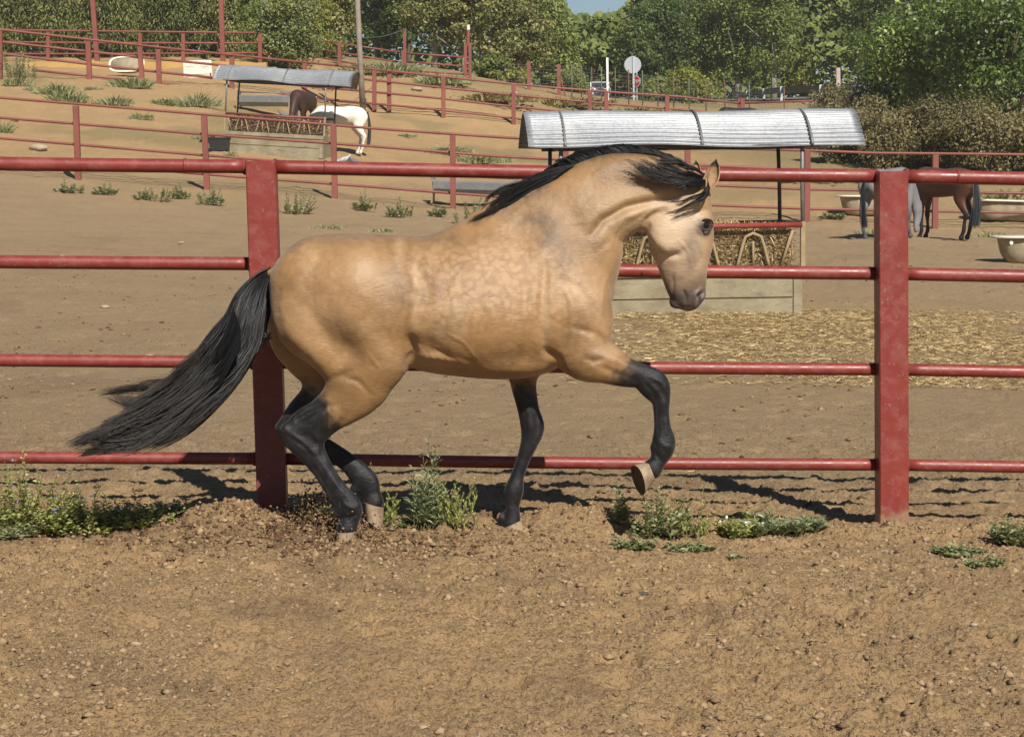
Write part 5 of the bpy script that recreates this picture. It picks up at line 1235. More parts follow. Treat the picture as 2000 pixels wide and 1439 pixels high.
# ------------------------------------------------------------------ foliage
def leafmat(name, stops, rough=.6, trans=.22, spec=.3):
    t = NT(name)
    c = t.ramp(t.attr('tone'), stops); t.color(c); t.set(rough, 0, spec)
    tr = t.n('ShaderNodeBsdfTranslucent'); c2 = t.mix(.5, c, (.25, .32, .05)); t.l(c2, tr.inputs[0])
    ms = t.n('ShaderNodeMixShader'); ms.inputs[0].default_value = trans
    t.l(t.b.outputs[0], ms.inputs[1]); t.l(tr.outputs[0], ms.inputs[2]); t.l(ms.outputs[0], t.out.inputs[0]); return t.m
LM = {
 'cypress': leafmat('conifer_needles', [(0, (.055, .07, .022)), (.5, (.16, .175, .055)), (.86, (.27, .26, .09)), (1, (.33, .22, .12))], .8, .15),
 'column': leafmat('columnar_cypress_needles', [(0, (0.068, 0.093, 0.019)), (.5, (0.164, 0.202, 0.041)), (1, (0.288, 0.319, 0.075))], .8, .12),
 'olive': leafmat('pale_olive_leaves', [(0, (0.065, 0.081, 0.023)), (.55, (0.186, 0.212, 0.065)), (1, (0.445, 0.439, 0.170))], .5, .2),
 'poplar': leafmat('pale_drooping_leaves', [(0, (0.058, 0.067, 0.019)), (.5, (0.173, 0.177, 0.051)), (1, (0.518, 0.454, 0.176))], .5, .2),
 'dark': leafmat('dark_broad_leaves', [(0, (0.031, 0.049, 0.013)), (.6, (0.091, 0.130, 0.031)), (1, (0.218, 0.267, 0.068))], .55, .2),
 'mid': leafmat('mid_green_leaves', [(0, (0.061, 0.090, 0.020)), (.5, (0.154, 0.188, 0.043)), (1, (0.328, 0.340, 0.094))], .55, .22),
 'light': leafmat('yellow_green_leaves', [(0, (0.104, 0.129, 0.021)), (.5, (0.236, 0.258, 0.047)), (1, (0.442, 0.412, 0.083))], .55, .3),
 'bright': leafmat('glossy_green_leaves', [(0, (0.035, 0.059, 0.013)), (.5, (0.096, 0.143, 0.030)), (.85, (0.211, 0.286, 0.061)), (1, (0.499, 0.504, 0.162))], .4, .25, .5),
 'bramble': leafmat('dusty_bramble_leaves', [(0, (.06, .05, .022)), (.45, (.17, .145, .06)), (.8, (.28, .225, .11)), (1, (.36, .24, .16))], .7, .15),
 'yellow': leafmat('yellow_blossom', [(0, (0.300, 0.260, 0.030)), (1, (0.620, 0.480, 0.040))], .7, .3),
 'weed': leafmat('grey_green_weed', [(0, (.11, .13, .055)), (.5, (.26, .28, .13)), (1, (.42, .42, .24))], .7, .2),
 'herb': leafmat('fresh_herb', [(0, (.16, .18, .04)), (.5, (.36, .38, .11)), (1, (.52, .50, .22))], .7, .25),
 'lance': leafmat('grey_lance_leaves', [(0, (.12, .15, .07)), (.5, (.28, .32, .16)), (1, (.44, .48, .30))], .6, .2),
 'dry': leafmat('dry_grass', [(0, (0.140, 0.120, 0.045)), (.5, (0.260, 0.210, 0.090)), (1, (0.420, 0.340, 0.170))], .8, .2)}
MAT['bark'] = simple('tree_bark', (.10, .075, .05), .95, 0, .35, 3, .4)
MAT['palebark'] = simple('pale_tree_bark', (.24, .21, .17), .9, 0, .35, 4, .3)

def leaves_from(C, Nrm, size, r, asp=.55, droop=0.0, tone=None, up=None):
    """leaf-sized rhombs that face outward and skyward, as leaves do"""
    n = len(C)
    nr_ = np.asarray(Nrm) * .9 + np.array([0, 0, .45]) + r.normal(0, .55, (n, 3)); nr_ /= np.maximum(np.linalg.norm(nr_, axis=1, keepdims=True), 1e-6)
    d = r.normal(0, 1, (n, 3)) if up is None else r.normal(0, .45, (n, 3)) + np.array([0, 0, up]); d[:, 2] -= droop
    d = d - nr_ * (d * nr_).sum(1, keepdims=True); d /= np.maximum(np.linalg.norm(d, axis=1, keepdims=True), 1e-6)
    s_ = np.cross(nr_, d)
    L = (size * (.55 + .9 * r.random(n)))[:, None]; W = L * asp
    V = np.stack([C - d * L * .5, C + s_ * W * .5, C + d * L * .5, C - s_ * W * .5], 1).reshape(-1, 3)
    F_ = np.arange(n * 4).reshape(n, 4); return V, F_, np.repeat(np.clip(tone, 0, 1), 4)

def wood_wall():
    r = np.random.default_rng(8); n = 90000; Yw = 133 + r.random(n) * 10; px = r.uniform(-500, 2500, n)
    k = (px - 1000) / FPX; X = k * Yw; gzv = ground_z(X, Yw)
    top = np.interp(px, [-500, 1040, 1075, 1125, 1170, 1225, 1250, 1300, 2500], [-110, -110, -20, 40, 42, 38, -10, -110, -110]) + 22 * (fbm(px * .03, px * 0, 4, 3) - .5) * 2
    zt = CAMH + (356 - .017 * (px - 1000) - top) / FPX * Yw; z = gzv + (zt - gzv) * r.random(n) ** .8
    lump = fbm(X * .55, z * .7, 6, 3); C = np.stack([X, Yw - 5 * lump, z], -1); N = np.tile([0, -1.0, .5], (n, 1))
    V, F_, tn = leaves_from(C, N, .42, r, .7, .1, .30 + .9 * (lump - .5) + .15 * r.normal(0, 1, n))
    tag(mesh_np('distant_wood', V, F_, LM['mid'], None, False, {'tone': tn}), 'dense wood closing the view behind the single trees', kind='stuff')
def crown_mesh(kind, W, Dp, H, n, size, seed, z0=.12, nclump=None):
    """crown of leaf clumps inside a W x Dp x H volume, base at z = 0"""
    r = np.random.default_rng(seed)
    if kind in ('cypress', 'column', 'dark_cone'):
        nc = nclump or int(70 if kind == 'cypress' else 110)
        zc = r.random(nc) ** .85 * H; prof = np.clip((1 - (zc / H) ** 1.5), .05, 1) * (1 if kind != 'column' else .95)
        a = r.random(nc) * 6.283; rad = .5 * prof * np.sqrt(.25 + .75 * r.random(nc))
        cc = np.stack([np.cos(a) * rad * W, np.sin(a) * rad * Dp, zc], -1)
        cr = (.10 + .10 * r.random(nc)) * W * (1.3 if kind == 'cypress' else .8); cs = np.stack([cr, cr, cr * (1.6 if kind == 'column' else 1.4)], -1)
    else:
        nc = nclump or 60
        u = r.normal(0, 1, (nc, 3)); u /= np.linalg.norm(u, axis=1, keepdims=True); rad = r.random(nc) ** .45
        lob = 1 + .25 * np.sin(u[:, 0] * 3 + seed) * np.cos(u[:, 2] * 4 + seed * 2)
        cc = u * rad[:, None] * lob[:, None] * np.array([W * .42, Dp * .42, H * .43]); cc[:, 2] += H * .52
        cr = (.09 + .11 * r.random(nc)) * min(W, H) * 1.05; cs = np.stack([cr * 1.15, cr * 1.15, cr * .85], -1)
    w = cr ** 2; ci = r.choice(nc, n, p=w / w.sum())
    u = r.normal(0, 1, (n, 3)); u /= np.linalg.norm(u, axis=1, keepdims=True)
    rr = np.clip(r.normal(.86, .20, n), .15, 1.35)
    lump = 1 + .22 * np.sin(u[:, 0] * 5 + ci) * np.sin(u[:, 1] * 6 + ci * 2.1) * np.cos(u[:, 2] * 5 + ci * .7)
    C = cc[ci] + u * (rr * lump)[:, None] * cs[ci]
    C[:, 2] = np.maximum(C[:, 2], .02 * H * r.random(n))
    tone = np.clip(.42 + .16 * r.normal(0, 1, n) + .22 * (r.random(nc)[ci] - .5), 0, 1)
    if kind in ('cypress', 'column', 'dark_cone'):
        V, F_, tn = leaves_from(C, u, size, r, .38, 0, tone, up=1.3)
    else: V, F_, tn = leaves_from(C, u, size, r, .6, .25 if kind == 'poplar' else .1, tone)
    return V, F_, tn
def trunk_mesh(H, r0, seed, nl=6, spread=.3, lean=0.0, W=2.0):
    r = np.random.default_rng(seed); mb = MB()
    pts = [Vector((lean * (k / 6) ** 1.3 * H * .2 + .06 * math.sin(k + seed), .06 * math.cos(k * 1.3 + seed), -.3 + (H * .86 + .3) * k / 6)) for k in range(7)]
    mb.tube(pts, [r0 * (1.25 if k == 0 else 1) * (1 - .13 * k) for k in range(7)], 9)
    for i in range(nl):
        k = 1.5 + 4 * i / nl; b = pts[int(k)].lerp(pts[min(6, int(k) + 1)], k % 1); a = r.random() * 6.28; L = W * (.28 + .2 * r.random())
        e = b + Vector((math.cos(a) * L, math.sin(a) * L, L * (.5 + .5 * r.random()))); m = b.lerp(e, .5) + Vector((0, 0, -.08 * L))
        mb.tube([b, m, e], [r0 * .38, r0 * .25, r0 * .08], 6)
    return mb
_cache = {}
def tree(px, ybase, ytop, wpx, Y, kind, label, mat=None, n=9000, leaf=.15, seed=0, name='tree', cat='tree', trunk=True, tr0=None, group=None, crown0=.12, lean=0, bark='bark', variants=None, depth=None, dz=-.15):
    x, y, z = onground(px, ybase, Y); H = (ybase - ytop) / FPX * Y; W = wpx / FPX * Y
    b = P(px, ybase, Y); z = min(z, b.z + .6) if abs(z - b.z) < 3 else b.z; root = empty(name, (x, y, z + dz), label=label, cat=cat, group=group)
    H = P(px, ytop, Y).z - z - dz
    V, F_, tn = crown_mesh(kind, W, depth or min(W, 4.5), H * (1 - crown0), n, leaf, seed)
    V = V + np.array([lean * .2 * H, 0, H * crown0]); tn = np.clip(tn + random.Random(seed * 3 + int(px)).uniform(-.12, .22), 0, 1); mesh_np('crown', V, F_, LM[mat or kind], root, False, {'tone': tn})
    if trunk: trunk_mesh(H, tr0 or max(.06, min(.22, W * .05)), seed, lean=lean, W=W).build('trunk', MAT[bark], root, smooth=True)
    return root

wood_wall()
# conifer screen behind the back fence, left
spec = [(-60, 190, 'big dusty conifer at the far left edge of the screen'), (25, 170, 'bushy olive conifer at the left end of the back fence'), (105, 150, 'dark gap-toothed conifer left of the first tall red pole'), (150, 130, 'narrow conifer just left of the first tall red pole'),
        (215, 150, 'conifer with browned branch tips right of the first tall red pole'), (275, 130, 'bushy conifer above the tipped white tub'), (330, 120, 'pale green conifer between the white tub and the lettered chest'), (385, 110, 'conifer with drooping tips above the white lettered chest'), (425, 110, 'olive conifer just left of the second tall red pole')]
for i, (x, w, lb) in enumerate(spec):
    tree(x, 119, -60 - 30 * (i % 3), w * .82, 88 + (i % 2) * 2.2, 'cypress', lb, n=13000, leaf=.15, seed=10 + i, group='bushy conifers behind the back fence', crown0=.02, lean=0)
for i, (x, w, lb, yt) in enumerate(((458, 38, 'slim columnar cypress right of the second tall red pole', -60), (484, 34, 'tallest slim columnar cypress in the middle of the pair by the pale bush', -70), (505, 30, 'slim columnar cypress nearest the round pale bush', -20))):
    tree(x, 124, yt, w, 89, 'column', lb, n=6500, leaf=.13, seed=30 + i, group='columnar cypresses', crown0=.02)
tree(566, 137, -22, 150, 86, 'olive', 'round pale olive-green bushy tree between two stretches of red fence', n=15000, leaf=.11, seed=41, crown0=.03, nothing=None) if False else None
tree(564, 138, -25, 148, 86, 'olive', 'round pale olive-green bushy tree between two stretches of red fence', n=16000, leaf=.12, seed=41, crown0=.02)
tree(622, 125, -10, 60, 95, 'mid', 'yellow-tinged tree behind the round pale bush', mat='light', n=4500, leaf=.13, seed=43, crown0=.1)
tree(650, 126, 60, 60, 96, 'mid', 'low green shrub left of the wooden utility pole', n=3500, leaf=.12, seed=44, crown0=.0, cat='shrub', name='shrub')
tree(664, 122, -60, 90, 101, 'poplar', 'pale leafy tree just left of the wooden utility pole', n=7500, leaf=.15, seed=45, crown0=.2)
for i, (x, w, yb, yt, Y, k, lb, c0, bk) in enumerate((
    (740, 120, 128, -90, 112, 'dark', 'dark tree behind the wooden pole and cable', .25, 'bark'),
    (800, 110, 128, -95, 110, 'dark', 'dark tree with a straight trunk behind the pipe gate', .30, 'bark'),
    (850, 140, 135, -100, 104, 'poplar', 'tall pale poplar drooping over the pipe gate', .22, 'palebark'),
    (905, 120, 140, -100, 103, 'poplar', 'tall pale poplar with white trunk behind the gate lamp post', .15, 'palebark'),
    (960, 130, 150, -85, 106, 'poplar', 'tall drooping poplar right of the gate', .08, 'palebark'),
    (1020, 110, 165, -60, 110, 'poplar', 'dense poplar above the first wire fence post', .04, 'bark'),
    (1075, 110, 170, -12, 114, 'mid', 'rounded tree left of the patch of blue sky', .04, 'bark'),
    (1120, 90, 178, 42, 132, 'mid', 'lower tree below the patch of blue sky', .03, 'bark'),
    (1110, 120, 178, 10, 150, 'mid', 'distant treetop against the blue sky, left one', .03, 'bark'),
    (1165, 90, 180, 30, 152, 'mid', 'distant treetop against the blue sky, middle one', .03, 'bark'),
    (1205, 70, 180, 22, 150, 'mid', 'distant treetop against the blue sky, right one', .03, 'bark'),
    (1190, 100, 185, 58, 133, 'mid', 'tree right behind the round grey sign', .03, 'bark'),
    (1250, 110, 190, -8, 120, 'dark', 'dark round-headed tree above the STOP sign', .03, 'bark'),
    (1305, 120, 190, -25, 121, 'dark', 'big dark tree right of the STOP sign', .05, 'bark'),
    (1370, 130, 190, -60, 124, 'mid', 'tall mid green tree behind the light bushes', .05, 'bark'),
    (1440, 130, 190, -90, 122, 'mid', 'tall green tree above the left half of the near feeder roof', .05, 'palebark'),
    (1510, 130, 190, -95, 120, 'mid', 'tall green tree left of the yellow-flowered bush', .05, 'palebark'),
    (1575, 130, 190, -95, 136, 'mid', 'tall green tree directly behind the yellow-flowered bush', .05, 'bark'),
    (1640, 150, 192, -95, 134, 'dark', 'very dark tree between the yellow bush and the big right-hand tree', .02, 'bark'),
    (1700, 120, 196, -95, 120, 'dark', 'black-green tree behind the big right-hand tree', .02, 'bark'))):
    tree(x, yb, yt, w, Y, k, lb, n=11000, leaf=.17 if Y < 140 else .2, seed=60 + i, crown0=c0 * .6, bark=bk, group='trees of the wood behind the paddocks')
for i, (x, w, yb, yt, Y, m, lb) in enumerate((
    (1345, 110, 192, 128, 108, 'light', 'pale yellow-green bush right of the STOP sign'), (1410, 120, 190, 84, 142, 'mid', 'rounded mid green bush left of the guard rail'),
    (1475, 110, 190, 105, 140, 'mid', 'green bush behind the middle of the guard rail'), (1555, 90, 188, 92, 132, 'light', 'bush with yellow blossom above the guard rail'),
    (1505, 80, 190, 150, 138, 'light', 'low light green shrub under the guard rail'), (970, 90, 165, 110, 99, 'mid', 'olive shrub right of the gate lamp post'), (1010, 60, 172, 135, 99, 'light', 'small pale shrub at the first wire fence post'),
    (1120, 60, 185, 135, 112, 'mid', 'green shrub left of the white marker post'), (1290, 70, 192, 150, 112, 'mid', 'low shrub between STOP sign and pale yellow-green bush'))):
    rt = tree(x, yb, yt, w, Y, 'mid', lb, mat=m, n=5000, leaf=.15, seed=90 + i, crown0=.0, cat='bush', name='bush', trunk=True, tr0=.05, group='bushes along the road', depth=2.5)
    if 'yellow blossom' in lb:
        r = np.random.default_rng(3); H = .72 * 92 / FPX * Y; a = r.normal(0, 1, (420, 3)); a /= np.linalg.norm(a, axis=1, keepdims=True); a[:, 2] = np.abs(a[:, 2]); cl = r.integers(0, 40, 420)
        cen = a[:40] * np.array([.95, 1.0, 1.0]) + np.array([0, 0, H * .95]); V, F_, tn = leaves_from(cen[cl] + r.normal(0, .09, (420, 3)), a, .13, r, .6, 0, r.random(420))
        mesh_np('blossom', V, F_, LM['yellow'], rt, False, {'tone': tn})
# big near tree and bramble hedge on the right
bt = [(1755, 150, 235, 30, 74, 'light-edged left limb of the big right-hand tree, bright green', 'bright', .15),
      (1830, 260, 290, -60, 70, 'big glossy broadleaf tree at the upper right', 'bright', .06), (1960, 300, 300, -80, 66, 'biggest leafy tree filling the upper right corner', 'bright', .04), (2120, 280, 300, -60, 66, 'leafy tree cut by the right edge of the photo', 'bright', .04), (1890, 200, 270, -90, 80, 'dark leafy tree behind the two right-hand trees', 'dark', .05)]
for i, (x, w, yb, yt, Y, lb, m, c0) in enumerate(bt):
    tree(x, yb, yt, w, Y, 'mid', lb, mat=m, n=17000, leaf=.13, seed=120 + i, crown0=c0, group='big broadleaf trees on the right')
hd = [(1640, 110, 322, 200, 62), (1690, 130, 330, 178, 62), (1745, 150, 335, 205, 60), (1810, 160, 338, 190, 60), (1880, 170, 340, 195, 59), (1950, 170, 342, 200, 58), (2020, 160, 345, 200, 58), (1620, 90, 262, 158, 74), (1670, 120, 262, 150, 75)]
hl = ['leftmost dusty bramble mound by the roof end of the near feeder', 'dusty bramble mound right of the near feeder roof', 'bramble mound left of the grey horse', 'bramble mound above the right square post', 'bramble mound behind the brown horse', 'bramble mound right of the brown horse', 'bramble mound cut by the right edge', 'bramble below the end of the guard rail', 'reddish bramble around the pale concrete post']
for (x, w, yb, yt, Y), lb in zip(hd, hl):
    tree(x, yb, yt, w, Y, 'mid', lb, mat='bramble', n=11000, leaf=.085, seed=140 + x, crown0=0, cat='bramble', name='bramble', trunk=True, tr0=.03, depth=2.6, group='bramble mounds on the right', dz=-.2)

# ------------------------------------------------------------------ weeds
def weed(px, py, Y, wpx, hpx, kind, label, n=None, seed=0, name='weed', cat='weed', group=None, flowers=None, lean=0.0, zup=0):
    r = np.random.default_rng(seed + int(px)); x, y, z = onground(px, py, Y); W = wpx / FPX * Y; H = hpx / FPX * Y
    P_ = []; D_ = []; S_ = []; TV = []; mb = MB()
    ns = int((n or np.clip(W * 26, 8, 60)) * 1.0); W *= 1.35; H *= 1.2
    if kind == 'grass':
        m = ns * 20; a = r.random(m) * 6.283; rad = r.random(m) ** .8 * W * .55 * (.45 + .9 * fbm(a * 1.3 + seed, a * 0 + seed, seed, 3)); base = np.stack([np.cos(a) * rad, np.sin(a) * rad * .7, np.zeros(m)], -1)
        d = np.stack([np.cos(a) * .5 + r.normal(0, .3, m), np.sin(a) * .4 + r.normal(0, .3, m), np.ones(m)], -1); d /= np.linalg.norm(d, axis=1, keepdims=True)
        L = H * 1.3 * (.3 + .7 * r.random(m) ** 1.5) * (1 - .4 * rad / (W * .5)); sd_ = np.cross(d, r.normal(0, 1, (m, 3))); sd_ /= np.linalg.norm(sd_, axis=1, keepdims=True); w = (.012 * W / .5 + .004)
        mid = base + d * L[:, None] * .55; tip = base + d * L[:, None] + np.stack([np.cos(a), np.sin(a), -np.ones(m) * .4], -1) * L[:, None] * .22
        V = np.stack([base - sd_ * w * .5, base + sd_ * w * .5, mid + sd_ * w * .5, mid - sd_ * w * .5, mid + sd_ * w * .5, tip, tip, mid - sd_ * w * .5], 1).reshape(-1, 3)
        F_ = np.concatenate([np.arange(m)[:, None] * 8 + np.array([0, 1, 2, 3]), np.arange(m)[:, None] * 8 + np.array([4, 5, 6, 7])]); tn = np.repeat(np.clip(r.normal(.5, .2, m), 0, 1), 8)
        o = mesh_np(name, V, F_, LM['weed' if 'dry' not in label else 'dry'], None, False, {'tone': tn}); o.location = (x, y, z); return tag(o, label, cat, group)
    tips = []
    for i in range(ns):
        a = r.random() * 6.283; rad = W * .42 * math.sqrt(r.random()); up = H * (.45 + .55 * r.random()) * (1 - .55 * (rad / (W * .5)) ** 2)
        if kind == 'spread': up *= .55
        kb = .35 + .6 * r.random(); b = Vector((math.cos(a) * rad * kb, math.sin(a) * rad * kb * .7, 0)); up *= .55 + .75 * r.random() ** 1.5; e = Vector((math.cos(a) * rad, math.sin(a) * rad * .7, up))
        mseg = 6; pts = [b.lerp(e, q / mseg) + Vector((.01 * math.sin(q * 2 + i), .01 * math.cos(q + i), -.25 * up * math.sin(math.pi * q / mseg) * (1 if kind == 'spread' else -.15))) for q in range(mseg + 1)]
        pts = [Vector((p.x + lean * p.z, p.y, max(p.z, .003))) for p in pts]
        sr = .0022 if Y < 15 else .006
        mb.tube(pts, [sr * (1 - .09 * q) for q in range(mseg + 1)], 4, cap=False); tips.append(pts[-1])
        nl = {'lance': 32, 'spike': 42, 'spread': 22, 'herb': 26, 'bush': 24}[kind]
        for q in range(nl):
            tq = (.12 + .88 * (q + r.random()) / nl); k = min(int(tq * mseg), mseg - 1); p = pts[k].lerp(pts[k + 1], tq * mseg - k)
            aa = q * 2.4 + i; el_ = {'lance': .55, 'spike': .9, 'spread': .35, 'herb': .35, 'bush': .5}[kind] + .3 * r.random()
            dd = Vector((math.cos(aa) * math.cos(el_), math.sin(aa) * math.cos(el_), math.sin(el_)))
            ll = {'lance': .075, 'spike': .026, 'spread': .044, 'herb': .034, 'bush': .045}[kind] * (.6 + .7 * r.random()) * (1.15 - .6 * tq) * (1 if Y < 15 else 2.2 * Y / 50)
            P_.append(p); D_.append(dd); S_.append(ll)
    C = np.array([tuple(p) for p in P_]); D = np.array([tuple(d) for d in D_]); L = np.array(S_)[:, None]; m = len(C)
    sd_ = np.cross(D, np.array([0, 0, 1.0]) + r.normal(0, .35, (m, 3))); sd_ /= np.linalg.norm(sd_, axis=1, keepdims=True); asp = {'lance': .14, 'spike': .35, 'spread': .5, 'herb': .6, 'bush': .45}[kind]
    dn = np.array([0, 0, -1.0]) * (.25 if kind != 'spike' else 0); mid = C + D * L * .5; tip = C + (D + dn) * L
    V = np.stack([C, mid + sd_ * L * asp * .5, tip, mid - sd_ * L * asp * .5], 1).reshape(-1, 3); F_ = np.arange(m * 4).reshape(m, 4)
    tn = np.repeat(np.clip(r.normal(.5, .22, m), 0, 1), 4); mt = {'lance': 'lance', 'spike': 'herb', 'spread': 'weed', 'herb': 'herb', 'bush': 'weed'}[kind]
    root = empty(name, (x, y, z + zup), label=label, cat=cat, group=group)
    mesh_np('leaves', V, F_, LM[mt], root, False, {'tone': tn}); mb.build('stems', simple('weed_stem', (.14, .13, .05), .8, 0, .2, 9, 0), root, smooth=True)
    if flowers:
        fm, fn, fs = flowers; sel = r.integers(0, len(tips), fn); cen = np.array([tuple(tips[q]) for q in sel]) + r.normal(0, .012, (fn, 3)) + np.array([0, 0, .012])
        cen = np.repeat(cen, 7, 0) + r.normal(0, fs * .35, (fn * 7, 3)); V, F_, tn = leaves_from(cen, np.tile([0, -.6, 1.0], (len(cen), 1)), fs, r, .7, 0, r.random(len(cen)))
        mesh_np('flowers', V, F_, fm, root, False, {'tone': tn})
    return root
purple = leafmat('violet_petals', [(0, (.15, .12, .26)), (1, (.36, .32, .48))], .6, .2); daisy = leafmat('white_petals', [(0, (.75, .72, .60)), (1, (.9, .9, .86))], .6, .2); redd = leafmat('reddish_dock', [(0, (.18, .05, .04)), (1, (.35, .16, .10))], .6, .2)
G1 = 'weeds growing along the foot of the near fence'
weed(60, 1015, 9.35, 200, 120, 'herb', 'large green weed patch with violet flowers at the left edge', n=60, flowers=(purple, 14, .009), group=G1)
weed(150, 1030, 9.30, 200, 90, 'herb', 'violet-flowered weed patch left of the tail shadow', n=60, flowers=(purple, 16, .009), group=G1)
weed(255, 1010, 9.42, 200, 70, 'herb', 'violet-flowered weeds in the shadow of the tail', n=50, flowers=(purple, 9, .009), group=G1)
weed(15, 1040, 9.2, 120, 60, 'spread', 'low weed at the very left edge of the track', n=24, group=G1)
weed(330, 975, 9.6, 70, 50, 'bush', 'small dark weed at the top of the dung mound', n=12, group=G1)
weed(730, 995, 9.55, 34, 170, 'spike', 'tall spiky stalk right of the lifted far hind hoof', n=5, flowers=(redd, 3, .008), group=G1)
weed(748, 1000, 9.5, 60, 90, 'spike', 'yellowish spiky weed at the foot of the tall stalk', n=8, group=G1)
weed(838, 1028, 9.40, 95, 150, 'lance', 'dense grey-green narrow-leaved weed between the hind and front legs', n=26, group=G1)
weed(895, 1030, 9.38, 90, 130, 'spike', 'yellow-green weed leaning right of the narrow-leaved weed', n=22, flowers=(redd, 6, .009), group=G1)
weed(790, 1028, 9.45, 60, 50, 'spread', 'small sparse weed left of the narrow-leaved weed', n=9, group=G1)
weed(610, 1015, 9.6, 90, 50, 'bush', 'dry brownish weed behind the hind legs', n=14, group=G1)
weed(1205, 1035, 9.45, 50, 70, 'bush', 'dark upright weed below the raised front hoof', n=12, group=G1)
weed(1230, 1075, 9.0, 90, 60, 'spread', 'low weed in front of the dark upright weed', n=16, group=G1)
weed(1290, 1040, 9.35, 120, 90, 'bush', 'bushy green weed right of the raised hoof', n=26, group=G1)
weed(1355, 1035, 9.38, 100, 95, 'spike', 'upright green weed left of the daisies', n=20, group=G1)
weed(1340, 1075, 9.05, 90, 40, 'spread', 'broad-leaved low weed at the front of the middle clump', n=16, group=G1)
weed(1440, 1030, 9.42, 90, 60, 'herb', 'weed carrying two small white daisies', n=22, flowers=(daisy, 4, .012), group=G1)
weed(1510, 1018, 9.5, 120, 48, 'lance', 'feathery grey-green weed right of the daisies', n=30, group=G1)
weed(1575, 1015, 9.55, 70, 34, 'lance', 'feathery low weed nearest the right square post', n=14, group=G1)
weed(1860, 1075, 9.05, 110, 40, 'spread', 'low trailing weed right of the right square post', n=24, group=G1)
weed(1915, 1110, 8.75, 80, 46, 'spread', 'trailing weed reaching down toward the track on the right', n=20, group=G1)
weed(1975, 1045, 9.3, 110, 55, 'bush', 'leafy green weed at the right edge of the photo', n=28, group=G1)
weed(1435, 1108, 8.85, 16, 8, 'spread', 'tiny round green leaf lying on the track', n=3, group=G1)
G2 = 'weed tufts on the paddock behind the near fence'
w2 = [(130, 345, 46, 70, 20, 'flat grey-green tuft below the top rail near the left edge'), (205, 352, 46, 55, 20, 'small tuft below the top rail, second from the left'), (300, 362, 45, 80, 34, 'wide weed clump below the top rail, third from the left'), (350, 362, 46, 40, 26, 'small weed just right of the wide clump'), (412, 370, 45, 58, 34, 'weed clump left of the left square post'), (577, 380, 44, 80, 46, 'round weed clump right of the left square post'),
      (715, 395, 46, 56, 34, 'weed clump left of the metal trough, first of two'), (783, 402, 45, 70, 36, 'weed clump left of the metal trough, second of two'), (855, 408, 46, 40, 18, 'small tuft under the left leg of the metal trough'), (925, 412, 44, 76, 60, 'tall weed growing in front of the metal trough'), (745, 428, 40, 50, 8, 'scattered green sprigs on the bare paddock'), (640, 425, 40, 60, 8, 'thin green sprigs left of the horse withers'), (815, 455, 36, 70, 10, 'low green grass above the horse back'),
      (1625, 405, 50, 50, 18, 'weed right of the near feeder corner'), (1490, 425, 40, 70, 22, 'weed behind the near feeder hay'), (1700, 440, 44, 50, 14, 'low tuft left of the right square post'), (1930, 430, 46, 60, 14, 'low tuft under the cream bathtub'), (1640, 325, 57, 110, 26, 'grassy patch under the roof end of the near feeder'), (1730, 322, 57, 100, 28, 'grassy patch below the brambles'), (1560, 322, 57, 80, 18, 'grassy patch behind the near feeder uprights'), (1960, 372, 54, 120, 26, 'leafy ground weeds right of the brown horse')]
for i, (x, y, Y, w, h, lb) in enumerate(w2): weed(x, y, Y, w, h, 'bush' if h > 15 else 'grass', lb, n=22 if h > 15 else 5, seed=i, group=G2)
G3 = 'grass tufts on the orange hillside'
w3 = [(30, 140, 72, 90, 60, 'tall grassy tuft at the upper left edge'), (32, 163, 70, 48, 16, 'flat grass tuft below the tall left tuft'), (65, 172, 69, 30, 10, 'tiny grass tuft left of the big hillside tuft'), (110, 172, 68, 60, 22, 'long grass tuft on the hillside slope'), (132, 190, 66, 62, 24, 'biggest dark grass tuft in the middle of the slope'), (178, 168, 70, 30, 8, 'thin grass tuft right of the long tuft'), (225, 192, 66, 56, 18, 'round grass tuft below the tipped white tub'), (255, 166, 72, 70, 22, 'grass in front of the tipped white tub'), (275, 208, 63, 40, 14, 'small tuft on the slope left of the distant feeder'),
      (325, 185, 68, 60, 14, 'grass strip left of the distant feeder roof'), (385, 184, 68, 60, 26, 'weed tuft touching the distant feeder roof'), (395, 232, 60, 40, 8, 'thin sprigs by the second fence post'), (5, 252, 58, 30, 26, 'grey tuft at the left edge above the top rail'), (450, 300, 56.5, 22, 16, 'green weed at the left corner of the distant feeder'), (662, 305, 56, 14, 22, 'green weed at the right corner of the distant feeder'), (870, 282, 66, 80, 16, 'grass patch left of the near feeder roof'), (930, 285, 64, 90, 16, 'wider grass patch left of the near feeder roof'), (1000, 300, 60, 110, 18, 'grass patch under the left roof end of the near feeder'),
      (790, 250, 75, 40, 8, 'dark twigs on the slope beyond the white horse'), (960, 200, 88, 150, 16, 'dry grass bank at the left of the wire fence'), (1100, 205, 92, 160, 16, 'dry grass bank below the white car'), (1240, 215, 92, 160, 18, 'dry grass verge under the round grey sign'), (1380, 222, 90, 130, 14, 'dry grass verge above the near feeder roof'), (1530, 222, 90, 150, 20, 'dry grass bank below the guard rail'), (760, 150, 91, 90, 24, 'tall green grass below the pipe gate'), (860, 160, 90, 90, 20, 'rough grass at the right end of the pipe gate'), (700, 145, 90, 70, 20, 'rough grass beside the utility pole'), (590, 152, 84, 90, 18, 'grass around the foot of the round pale bush')]
for i, (x, y, Y, w, h, lb) in enumerate(w3): weed(x, y, Y, w, h, 'grass' if h < 30 else 'bush', lb, n=int(max(5, w * .35)), seed=200 + i, name='grass_tuft', cat='grass tuft', group=G3)

